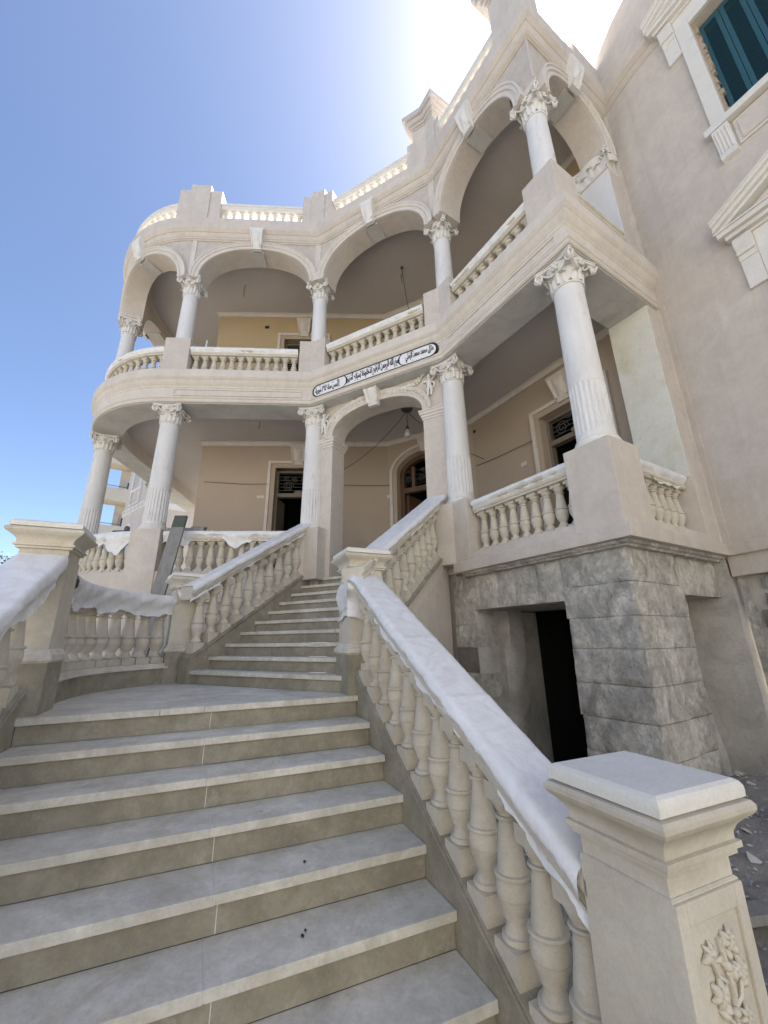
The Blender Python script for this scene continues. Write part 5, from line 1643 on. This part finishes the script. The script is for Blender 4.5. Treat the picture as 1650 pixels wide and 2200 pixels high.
# ------------------------------------------------------------------ plastic sheets wrapped over the rails
def sheet(name, path, z_top, half, drop, label, seed, group='plastic sheets wrapped over the rails', amp=0.012, ragged=0.035, step=0.024, side_drop=None, bunch=0.0, belly=0.0):
    """path: list of (plan point, z of the rail top). Draped tube section open at the bottom"""
    pts = []
    for (a, za), (c, zc) in zip(path, path[1:]):
        l = math.hypot((c - a).length, zc - za); n_ = max(2, int(l / step))
        for k in range(n_): pts.append((lerp(a, c, k / n_), lerp(za, zc, k / n_)))
    pts.append(path[-1])
    plan = [p_ for p_, _ in pts]
    b = MB(); rows_ = []
    M_ = 30
    dL, dR = side_drop if side_drop else (drop, drop)
    for i, (p_, z) in enumerate(pts):
        _, n_ = miter(plan, i)
        dist = i * step
        rag_l = dL * (1 + 0.45 * noise.noise(Vector((dist * 2.1, seed, 0.3)))) + ragged * noise.noise(Vector((dist * 9, seed, 2.3))) + bunch * max(0, math.sin(dist * 7.3 + seed)) ** 2
        rag_r = dR * (1 + 0.45 * noise.noise(Vector((dist * 2.1, seed, 7.3)))) + ragged * noise.noise(Vector((dist * 9, seed, 5.3)))
        row = []
        for j in range(M_ + 1):
            u = j / M_
            sgn = 1 if u < 0.5 else -1
            e_ = abs(u - 0.5) * 2                               # 0 on top centre, 1 at the hem
            rag = rag_l if sgn > 0 else rag_r
            if e_ <= 0.36:
                t = e_ / 0.36
                o = half * t; zz = 0.012 + 0.003 * (1 - t * t)
            elif e_ <= 0.44:
                t = (e_ - 0.36) / 0.08
                o = half + 0.008 * math.sin(t * math.pi / 2); zz = 0.012 - 0.016 * t
            else:
                t = (e_ - 0.44) / 0.56
                o = half + 0.008 - 0.030 * t + 0.018 * math.sin(t * math.pi * 2.0) + belly * math.sin(math.pi * t); zz = -0.004 - rag * t
            o *= sgn
            sidew = 0 if e_ < 0.36 else min(1.0, (e_ - 0.36) / 0.25)
            fold = noise.noise(Vector((dist * 6.0 + zz * 10 * (1 if sgn > 0 else -1), seed, zz * 3))) * amp * 0.8
            fold += max(0, 0.2 - abs(noise.noise(Vector((dist * 13 - zz * 26, seed * 2.1, sgn))))) * amp * 3.0
            top = noise.noise(Vector((dist * 2.2 + o * 4, seed, o * 7))) * 0.0022 + max(0, 0.12 - abs(noise.noise(Vector((dist * 7 - o * 13, seed + 3, 1.0))))) * 0.022
            ow = o + sgn * fold * sidew
            seam = 0.006 * math.exp(-(((dist * 1.0 + seed * 0.37) % 0.62 - 0.31) / 0.012) ** 2) if e_ < 0.44 else 0
            zw = zz + (top + seam if e_ < 0.44 else 0)
            row.append(Vector((p_[0] + n_[0] * ow, p_[1] + n_[1] * ow, z + zw)))
        rows_.append(row)
    b.grid(rows_)
    o_ = b.build(name, 'sheet', None, 180)
    tag(o_, label, 'plastic sheet', group)
    return o_
zr = lambda s: nose(s) + 1.0
sheet('plastic_sheet', [(SP(-0.04, 0.075), zr(-0.04)), (SP(2.275, 0.075), zr(2.275))], 0, 0.13, 0.13, 'white plastic sheet draped down the right rail of the lower stair flight', 1.0, amp=0.016, ragged=0.05, side_drop=(0.12, 0.13), step=0.016)
sheet('plastic_sheet', [(SP(-0.09, -WID - 0.09), zr(-0.09)), (SP(2.3, -WID - 0.09), zr(2.3))], 0, 0.14, 0.2, 'white plastic sheet on the left rail of the lower flight, at the picture edge', 5.0, amp=0.018, ragged=0.05, step=0.022)
zu = lambda a: unose(a) + 1.005
sheet('plastic_sheet', [(UP(-0.12, -0.09), zu(-0.12)), (UP(U_END - 0.03, -0.09), zu(U_END - 0.03))], 0, 0.13, 0.15, 'white plastic sheet along the left rail of the upper stair flight', 9.0, amp=0.014)
sheet('plastic_sheet', [(UP(0.05, U_W + 0.09), zu(0.05)), (UP(U_END - 0.03, U_W + 0.09), zu(U_END - 0.03))], 0, 0.135, 0.13, 'white plastic sheet along the right rail of the upper flight behind the landing newel', 13.0, amp=0.012)
zc_ = Z_L + 0.226 + 0.595 + 0.155
sheet('plastic_sheet', [(p_, zc_) for p_ in ccurve], 0, 0.14, 0.22, 'crumpled plastic sheet hanging over the curved landing balustrade', 17.0, amp=0.022, ragged=0.04, side_drop=(0.19, 0.21), step=0.018)
zg = 1.106 + 0.505 + 0.155
sheet('plastic_sheet', [(p_, zg) for p_ in paths_g['L']], 0, 0.13, 0.17, 'bunched plastic sheet on the verandah rail behind the leaning plank', 21.0, amp=0.026, ragged=0.09, bunch=0.08)
sheet('plastic_sheet', [(p_, zg) for p_ in paths_g['K']], 0, 0.13, 0.18, 'knotted plastic sheet on the curved verandah rail left of the plank', 25.0, amp=0.028, ragged=0.10, bunch=0.16)
zg2 = 1.063 + 0.515 + 0.155
sheet('plastic_sheet', [(p_, zg2) for p_ in paths_g['R']], 0, 0.13, 0.12, 'plastic sheet on the ground verandah rail above the basement doorway', 29.0, amp=0.014, ragged=0.04)
sheet('plastic_sheet', [(p_, zg2) for p_ in paths_g['T']], 0, 0.13, 0.14, 'short plastic sheet on the return rail beside the unpainted pier', 33.0, amp=0.016, ragged=0.05)
zup = 4.817 + 0.435 + 0.155
for key, lab, sd in (('L', 'clear film wrapped on the upper balcony rail facing front left', 37.0), ('D', 'clear film tied on the balcony rail above the calligraphy panel', 41.0), ('R', 'clear film wrapped on the steep balcony rail next to the right corner column', 45.0), ('K', 'clear film on the curved end of the upper balcony rail', 49.0)):
    sheet('plastic_sheet', [(p_, zup) for p_ in paths_u[key]], 0, 0.128, 0.125, lab, sd, amp=0.010, ragged=0.03)
# loose tail wrapped round the landing newel
b = MB(); rows_ = []
cN = SP(-0.205, 0.10)
for i in range(9):
    z = 0.53 - i * 0.04
    row = []
    for j in range(25):
        u = j / 24
        a = math.pi * (0.98 - 0.9 * u)
        # path around the left and front faces
        tt2 = lerp(-0.18, 0.19, u) if u > 0.5 else -0.178
        ss2 = 0.0
        if u < 0.5:
            tp, sp_ = -0.175, lerp(-0.36, -0.03, u / 0.5)
        else:
            tp, sp_ = lerp(-0.175 + 0.10, 0.26, (u - 0.5) / 0.5) if u > 0.55 else -0.10, -0.028
        wr = 0.016 * noise.noise(Vector((u * 9, z * 12, 3.0))) + 0.02
        if u < 0.5:
            pos = SP(sp_, -0.06 - wr - 0.02 * math.sin(i * 0.8))
        else:
            pos = SP(-0.045 + wr + 0.01, tp)
        zz = z + 0.03 * math.sin(u * 5) - 0.05 * (1 - u) + 0.02 * noise.noise(Vector((u * 5, 1.0, i * 0.3)))
        row.append(v3(pos, zz))
    rows_.append(row)
b.grid(rows_)
tag(b.build('plastic_wrap', 'sheet', None, 180), 'knotted plastic wrap around the square newel in the middle of the stairs', 'plastic sheet')

# ------------------------------------------------------------------ plank, wires, bulbs, loose things
b = MB()
ax_p = Vector((-0.9981, -0.06))
top_c = Vector((-3.326, 6.343, 1.99)); bot_c = Vector((-3.325, 6.092, 1.03))
dp = (bot_c - top_c).normalized()
bot2 = top_c + dp * 2.6
wv = Vector((ax_p.x, ax_p.y, 0)).normalized() * 0.10; tv = dp.cross(wv.normalized()).normalized() * 0.025
mid1 = top_c + dp * 0.22
b.hexa([q + s_ * wv + t_ * tv for q in (mid1, bot2) for t_ in (-1, 1) for s_ in (-1, 1)])
pk = tag(b.build('plank', 'plank', None, 0, 0.006), 'weathered grey plank leaning on the verandah rail with a dark green end', 'plank')
b = MB(); b.hexa([q + s_ * wv * 0.99 + t_ * tv * 0.98 for q in (top_c, mid1) for t_ in (-1, 1) for s_ in (-1, 1)]); b.build('painted_end', 'plank2', pk, 0, 0.006)
def wire(name, pts, label, cat='cable', r_=0.006, sag=0.0, group=None):
    out = []
    for a, c in zip(pts, pts[1:]):
        for k in range(10):
            t = k / 10
            p_ = lerp(Vector(a), Vector(c), t)
            p_ = p_ + Vector((0, 0, -sag * math.sin(math.pi * t) + 0.006 * noise.noise(p_ * 5)))
            out.append(p_)
    out.append(Vector(pts[-1]))
    b = MB(); b.tube(out, r_, 5)
    return tag(b.build(name, 'wire', None, 60), label, cat, group)
PA, _, _ = on_wall(AB, A_END); PB, _, _ = on_wall(AB, BC); PC, _, _ = on_wall(BC, C_END)
wire('loose_cable', [v3(PA(4.15, 0.01), 3.46), v3(PA(3.3, 0.02), 3.40), v3(PA(2.70, 0.07), 3.38)], 'thin cable strung across the left ground wall to the doorway', 'cable', 0.006)
wire('loose_cable', [v3(PA(1.36, 0.07), 3.37), v3(PA(0.6, 0.02), 3.36), v3(PB(0.02, 0.02), 3.36), v3(PB(0.06, 0.05), 3.36)], 'thin cable along the wall left of the arched main door', 'cable', 0.006)
wire('loose_cable', [v3(PC(0.06, 0.01), 3.37), v3(PC(0.7, 0.02), 3.32), v3(PC(1.50, 0.07), 3.27)], 'thin cable sloping across the right ground verandah wall', 'cable', 0.006)
bulb = tag(empty('pendant_bulb', (0.49, 7.18, 4.449)), 'bare bulb hanging on a cord under the ceiling behind the entrance arch', 'lamp')
b = MB(); b.lathe((0.49, 7.18, 4.40), [(0.03, 0.0), (0.10, 0.02), (0.12, 0.048)], 14); b.build('ceiling_rose', 'iron', bulb)
b = MB(); b.tube([(0.49, 7.18, 4.40), (0.485, 7.18, 4.25), (0.495, 7.18, 4.13), (0.49, 7.18, 4.06)], 0.007, 5); b.build('cord', 'wire', bulb)
b = MB(); b.lathe((0.49, 7.18, 3.82), [(0.006, 0.0), (0.045, 0.01), (0.062, 0.05), (0.062, 0.09), (0.04, 0.15), (0.03, 0.17)], 14); b.build('glass_bulb', 'bulb', bulb, 60)
b = MB(); b.lathe((0.49, 7.18, 3.985), [(0.032, 0.0), (0.032, 0.05), (0.015, 0.08)], 12); b.build('bulb_holder', 'dark', bulb)
wire('loose_cable', [(0.48, 7.18, 4.41), (0.15, 7.28, 4.02), (-0.35, 7.5, 3.62), (-1.0, 8.0, 3.42), v3(PA(1.42, 0.02), 3.37)], 'drooping cable from the ceiling hook towards the left doorway', 'cable', 0.007, 0.03)
wire('loose_cable', [(0.50, 7.18, 4.41), (0.78, 7.05, 4.02), (1.2, 6.9, 3.6), v3(PC(0.3, 0.02), 3.42)], 'drooping cable from the ceiling hook towards the right wall', 'cable', 0.007, 0.03)
c2_ = tag(empty('hanging_cord', (0.493, 7.17, 8.15)), 'dangling cord from the upper verandah ceiling hook', 'cord')
b = MB(); b.lathe((0.493, 7.17, 8.12), [(0.02, 0.0), (0.035, 0.01), (0.035, 0.038)], 10); b.build('ceiling_hook', 'iron', c2_)
b = MB(); b.tube([(0.493, 7.17, 8.12), (0.50, 7.18, 7.98), (0.47, 7.17, 7.9), (0.48, 7.18, 7.8), (0.49, 7.19, 7.72)], 0.008, 5)
b.ball((0.47, 7.17, 7.9), 0.02, seg=6, rings=4); b.build('short_cord', 'wire', c2_, 60)
b = MB(); b.tube([(0.493, 7.17, 8.12), (0.58, 7.5, 7.75), (0.72, 8.05, 7.45)], 0.008, 5); b.build('long_cord', 'wire', c2_, 60)
wire('ceiling_wire', [(-3.238, 7.577, 8.155), (-3.25, 7.57, 7.95), (-3.235, 7.58, 7.80)], 'short wire stub hanging from the upper ceiling left of the bend', 'wire', 0.007)
wire('ceiling_wire', [(-2.604, 7.586, 4.445), (-2.59, 7.58, 4.36), (-2.62, 7.59, 4.30)], 'short wire hook under the ground ceiling between two columns', 'wire', 0.007)
b = MB(); b.tube([v3(N2 + UL * 2.13 - nL * 0.24, 5.40), v3(N2 + UL * 2.12 - nL * 0.24, 5.72)], 0.018, 8)
tag(b.build('upright_pipe', 'white', None, 60), 'short pale pipe standing on the front left balcony rail', 'pipe')
# scaffold pipe behind the right column
b = MB()
pp_ = CR + V * 1.45 - nW * 0.75
b.tube([v3(pp_, 1.0), v3(pp_, 2.35)], 0.03, 10); b.tube([v3(pp_, 2.1), v3(pp_ + UR * 0.9, 2.12)], 0.03, 10); b.ball(v3(pp_, 2.1), 0.055, seg=8, rings=5); b.ball(v3(pp_, 2.0), 0.045, seg=8, rings=5)
tag(b.build('scaffold_pipe', 'iron', None, 40), 'dark scaffold tube standing behind the corner column on the right', 'scaffold')
# planks lying on the rails
b = MB(); b.box(v3(N2 + UL * 2.0 - nL * 0.22, 1.82), 0.30, 0.06, 0.03, UL); b.box(v3(N2 + UL * 1.80 - nL * 0.22, 1.865), 0.12, 0.05, 0.014, UL)
tag(b.build('timber_offcut', 'plank', None, 0, 0.006), 'stained timber offcut lying on the verandah rail right of the plank', 'timber')
b = MB(); b.tube([v3(C2 + UL * 0.36 - nL * 0.2, 1.80), v3(C2 + UL * 0.62 - nL * 0.2, 1.795)], 0.018, 8); b.ball(v3(C2 + UL * 0.40 - nL * 0.2, 1.84), 0.05, 0.04, 0.05, 8, 5)
tag(b.build('hand_tool', 'iron', None, 40), 'dark tool left on the curved verandah rail beside the pedestal', 'tool')
# crumbs and dry leaves on the steps
spots = [(4, -0.66, 'dark dry leaf lying on the fifth tread below the landing', 0.018), (5, -0.72, 'curled dark leaf on the right half of the sixth tread', 0.016), (5, -0.70, 'second small leaf on the sixth tread near the grout joint', 0.013), (3, -0.85, 'tiny dark crumb on the fourth tread', 0.009), (2, -0.75, 'tiny dark crumb on the third tread', 0.008), (6, -1.72, 'dark crumb on the lowest visible tread at left', 0.013)]
for i, (k, t, lab, sz) in enumerate(spots):
    sz *= 0.62
    b = MB(); s_ = RUN * k - 0.10 - 0.03 * (i % 3); z = Z_L - RISE_L * k
    rows_ = []
    for p_ in range(5):
        rows_.append([v3(SP(s_ + (p_ - 2) * sz * 0.7, t + (q - 1) * sz * 0.8 * (1 - abs(p_ - 2) * 0.35)), z + 0.003 + 0.35 * sz * abs(q - 1) + 0.2 * sz * (p_ == 4)) for q in range(3)])
    b.grid(rows_); tag(b.build('dry_leaf', 'debris', None, 0), lab, 'leaf', 'leaves and crumbs on the steps')

# ------------------------------------------------------------------ ground, rubble, surroundings
b = MB(); N_ = 40
def gz_(x, y):
    return Z_GROUND - 0.02
b.add([(-400, -400, Z_GROUND - 0.006), (400, -400, Z_GROUND - 0.006), (400, 400, Z_GROUND - 0.006), (-400, 400, Z_GROUND - 0.006)], [(0, 1, 2, 3)])
tag(b.build('ground', 'ground', None, 0), kind='structure')
# heap of earth and rubble by the basement
b = MB(); rows_ = []
def heap_z(x, y):
    p_ = Vector((x, y))
    d1 = (p_ - Vector((3.0, 3.4))).length
    h = 0.62 * math.exp(-(d1 / 1.3) ** 2) + 0.10 * noise.noise(Vector((x * 1.7, y * 1.7, 0))) + 0.05 * noise.noise(Vector((x * 6, y * 6, 3)))
    fade = min(1.0, max(0.0, ((p_ - P0).dot(TD) - 0.20) / 0.25))
    return Z_GROUND + (h + 0.04) * fade - 0.012
for i in range(60):
    rows_.append([Vector((0.5 + 3.8 * i / 59, 0.6 + 4.2 * j / 59, heap_z(0.5 + 3.8 * i / 59, 0.6 + 4.2 * j / 59))) for j in range(60)])
b.grid(rows_)
tag(b.build('rubble_ground', 'rubble', None, 60), kind='structure')
b = MB(); rnd = random.Random(31)
def chip(x, y, r_):
    c = Vector((x, y, heap_z(x, y) + r_ * 0.25))
    q = [c + Vector((rnd.uniform(-1, 1) * r_, rnd.uniform(-1, 1) * r_, rnd.uniform(-0.5, 0.6) * r_)) for _ in range(6)]
    q[0].x -= r_; q[1].x += r_; q[2].y -= r_; q[3].y += r_; q[4].z += r_ * 0.5; q[5].z -= r_ * 0.5
    b.add(q, [(0, 2, 4), (2, 1, 4), (1, 3, 4), (3, 0, 4), (2, 0, 5), (1, 2, 5), (3, 1, 5), (0, 3, 5)])
for k in range(5200):
    x, y = rnd.uniform(0.7, 4.0), rnd.uniform(0.9, 4.4)
    if (Vector((x, y)) - P0).dot(TD) < 0.36: continue
    chip(x, y, rnd.choice([0.004, 0.006, 0.006, 0.009, 0.009, 0.014, 0.024]) * rnd.uniform(0.6, 1.3))
tag(b.build('stone_chips', 'chip', None, 0), 'pale broken stone chips scattered on the ground by the basement', 'rubble', kind='stuff')
def boulder(c, sx, sy, sz, rz, seed, lab):
    b = MB(); rows_ = []
    for i in range(8):
        t = math.pi * i / 7
        row = []
        for k in range(14):
            a = 2 * math.pi * k / 14
            d_ = Vector((math.sin(t) * math.cos(a), math.sin(t) * math.sin(a), -math.cos(t)))
            m_ = max(abs(d_.x), abs(d_.y), abs(d_.z)); d_ = d_ * (0.55 + 0.45 / m_ * 0.75)
            d_ *= 1 + 0.18 * noise.noise(d_ * 2 + Vector((seed, 0, 0)))
            x, y = d_.x * sx, d_.y * sy
            row.append(Vector((c[0] + x * math.cos(rz) - y * math.sin(rz), c[1] + x * math.sin(rz) + y * math.cos(rz), c[2] + d_.z * sz)))
        rows_.append(row)
    b.grid(rows_, True)
    tag(b.build('loose_stone', 'rubble', None, 40), lab, 'stone', 'loose stones on the rubble ground')
boulder((2.86, 3.42, -1.28), 0.32, 0.22, 0.10, 0.6, 1.0, 'big flat broken stone at the foot of the basement pier')
boulder((2.52, 3.05, -1.42), 0.17, 0.13, 0.06, 1.3, 4.0, 'brown medium stone in front of the flat slab')
boulder((1.83, 2.52, -1.62), 0.09, 0.07, 0.06, 0.2, 7.0, 'small reddish stone beside the carved newel at the right edge')
boulder((1.70, 2.2, -1.66), 0.08, 0.06, 0.05, 0.9, 9.0, 'small pale stone lowest at the right edge')
b = MB(); cpl = Vector((2.02, 2.72, heap_z(2.02, 2.72) + 0.04)); b.box(cpl, 0.55, 0.06, 0.022, nr(80))
tag(b.build('timber_board', 'plank', None, 0, 0.005), 'grey board lying on the rubble behind the carved newel', 'timber')

# --- neighbouring pink house and a concrete apartment block seen through the left end of the verandah
nh = tag(empty('neighbour_house', (-8.0, 19.0, Z_GROUND)), 'pale pink house with white window frames beyond the left end of the verandah', 'house')
h0 = Vector((-10.65, 17.05))
hl = Vector((-2.0, 1.65)).normalized(); hr = Vector((0.84, 0.54)).normalized()
b = MB(); b.prism([h0, h0 + hr * 5, h0 + hr * 5 + hl * 2.55, h0 + hl * 2.55], Z_GROUND, 8.9)
b.build('wall', 'pink', nh, 0)
hn = Vector((-hl.y, hl.x)); hn = hn if hn.y < 0 else -hn
hm = Vector((-hr.y, hr.x)); hm = hm if hm.y < 0 else -hm
def HP(s, o):
    return h0 + hl * s + hn * o
def HR(s, o):
    return h0 + hr * s + hm * o
b = MB()
b.hexa([v3(HP(s, o), z) for z in (5.82, 6.12) for o in (0.0, 0.05) for s in (0.0, 2.56)]); b.hexa([v3(HR(s, o), z) for z in (5.83, 6.13) for o in (0.0, 0.05) for s in (-0.03, 5)])
b.hexa([v3(HR(s, o), z) for z in (8.9, 9.15) for o in (-0.2, 0.15) for s in (-0.1, 5)])
b.build('string_course', 'white', nh, 0)
b = MB()
for k in range(6):
    b.hexa([v3(HP(s, o), z) for z in (5.90, 6.04) for o in (0.051, 0.065) for s in (0.1 + k * 0.42, 0.32 + k * 0.42)])
tag(b.build('string_course_block', 'pink', nh, 0), kind='stuff')
for s0_, z0_ in ((0.75, 7.0), (0.75, 2.75)):
    w_ = MB()
    for a, c, za, zb_ in ((s0_, s0_ + 0.12, z0_, z0_ + 1.9), (s0_ + 1.0, s0_ + 1.12, z0_, z0_ + 1.9), (s0_, s0_ + 1.12, z0_ + 1.9, z0_ + 2.05), (s0_ - 0.1, s0_ + 1.22, z0_ - 0.14, z0_), (s0_, s0_ + 0.09, z0_ - 0.75, z0_ - 0.14), (s0_ + 1.03, s0_ + 1.12, z0_ - 0.75, z0_ - 0.14), (s0_, s0_ + 1.12, z0_ - 0.82, z0_ - 0.75), (s0_ + 0.42, s0_ + 0.7, z0_ + 2.05, z0_ + 2.5)):
        w_.hexa([v3(HP(s, o), z) for z in (za, zb_) for o in (0.0, 0.08) for s in (a, c)])
    wo = w_.build('window', 'white', nh, 0)
    g_ = MB(); g_.hexa([v3(HP(s, o), z) for z in (z0_, z0_ + 1.9) for o in (0.002, 0.02) for s in (s0_ + 0.12, s0_ + 1.0)]); g_.build('pane', 'ceil', wo, 0)
apt = tag(empty('apartment_block', (-24, 34, Z_GROUND)), 'beige concrete apartment block with balconies far beyond the left columns', 'building')
a0 = Vector((-23.7, 32.2)); ad, an_ = nr(56), nr(146)
def AP(s, o):
    return a0 + ad * s + an_ * o
b = MB(); b.prism([AP(0.9, 0), AP(9, 0), AP(9, -8), AP(0.9, -8)], Z_GROUND, 15.8); b.build('wall', 'concrete', apt, 0)
for k in range(5):
    z = 1.55 + 3.24 * k
    b = MB()
    b.hexa([v3(AP(s, o), zz) for zz in (z, z + 0.22) for o in (0.0, 1.5) for s in (0.0, 6.4)])
    b.hexa([v3(AP(s, o), zz) for zz in (z + 0.22, z + 1.15) for o in (1.36, 1.5) for s in (0.0, 6.4)])
    b.hexa([v3(AP(s, o), zz) for zz in (z + 0.22, z + 1.15) for o in (0.0, 1.36) for s in (0.0, 0.14)])
    bo = b.build('balcony', 'concrete', apt, 0)
    b = MB(); b.tube([v3(AP(0.1, 1.43), z + 1.3), v3(AP(6.4, 1.43), z + 1.3)], 0.03, 5); b.build('handrail', 'iron', bo, 0)
    b = MB(); b.hexa([v3(AP(s, o), zz) for zz in (z + 0.25, z + 2.5) for o in (0.01, 0.05) for s in (1.3, 3.0)]); wo = b.build('window', 'blockbrick' if k % 2 == 0 else 'ceil', apt, 0)
    b = MB(); b.hexa([v3(AP(s, o), zz) for zz in (z + 0.9, z + 2.2) for o in (0.051, 0.07) for s in (1.5, 2.8)]); b.build('pane', 'glassdark', wo, 0)
# --- dusty tree at the left edge
tr = tag(empty('tree', (-27.0, 27.5, Z_GROUND)), 'pale dusty tree at the left edge beyond the big newel', 'tree')
b = MB(); b.tube([(-27, 27.5, Z_GROUND), (-27.1, 27.5, 0.5), (-26.9, 27.4, 2.4), (-26.6, 27.4, 4.2)], [0.28, 0.22, 0.16, 0.07], 8)
for q in ((-28.4, 27, 4.2), (-25.6, 28, 4.4), (-27.6, 26.4, 4.8), (-26.2, 27.0, 5.2)):
    b.tube([(-27, 27.5, 1.2), ((-27 + q[0]) / 2, (27.5 + q[1]) / 2, 2.8), q], [0.13, 0.09, 0.03], 6)
b.build('trunk', 'bark', tr, 60)
b = MB(); rnd = random.Random(8)
for k in range(5200):
    cl = rnd.choice([(-28.4, 27, 4.0, 1.2), (-25.6, 28, 4.2, 1.25), (-27.6, 26.4, 4.7, 1.1), (-26.2, 27, 5.0, 1.2), (-27, 27.5, 3.3, 1.4), (-29.2, 27.4, 3.0, 0.9), (-24.7, 27.6, 3.1, 0.9)])
    d_ = Vector((rnd.gauss(0, 1), rnd.gauss(0, 1), rnd.gauss(0, 0.8))).normalized() * cl[3] * rnd.uniform(0.45, 1.0)
    c = Vector(cl[:3]) + d_
    a1 = Vector((rnd.uniform(-1, 1), rnd.uniform(-1, 1), rnd.uniform(-1, 1))).normalized() * 0.085
    a2 = a1.cross(Vector((rnd.uniform(-1, 1), rnd.uniform(-1, 1), rnd.uniform(-1, 1)))).normalized() * 0.05
    b.add([c - a1, c + a2, c + a1, c - a2], [(0, 1, 2, 3)])
tag(b.build('crown', 'leaf', tr, 0), kind='stuff')
# --- unseen pale houses added behind the camera to bounce sunlight onto the facade
MT['paleplaster'] = stone_mat('pale_bounce_plaster', (0.620, 0.596, 0.540), (0.700, 0.672, 0.616), 0.6, 0.95, 12, 0.2, 0.01, dirt=(0.528, 0.491, 0.433), dirt_scale=0.4)
for k, (x0_, w_, h_, lab) in enumerate(((-21, 13.5, 10.5, 'low pale house added behind the viewpoint at left to bounce sunlight'), (-7, 12.5, 13.5, 'tall pale house added behind the viewpoint to bounce sunlight at the villa'), (6, 14, 11.5, 'wide pale house added behind the viewpoint at right to bounce sunlight'))):
    y_ = -13.0 - 0.5 * k
    ho = tag(empty('bounce_house', (x0_ + w_ / 2, y_ - 4, Z_GROUND)), lab, 'house')
    b = MB(); b.prism([(x0_, y_), (x0_, y_ - 8), (x0_ + w_, y_ - 8), (x0_ + w_, y_)], Z_GROUND, Z_GROUND + h_); b.build('wall', 'paleplaster', ho, 0)
    for fl in range(int(h_ // 3.2)):
        for q in range(int(w_ // 3.6)):
            b = MB(); xx = x0_ + 1.4 + q * 3.5; zz = Z_GROUND + 1.0 + fl * 3.2
            b.hexa([(x, y, z) for z in (zz, zz + 1.5) for y in (y_ - 0.05, y_ + 0.03) for x in (xx, xx + 0.9)]); b.build('window', 'shutter', ho, 0)
print('objects', len(bpy.data.objects))
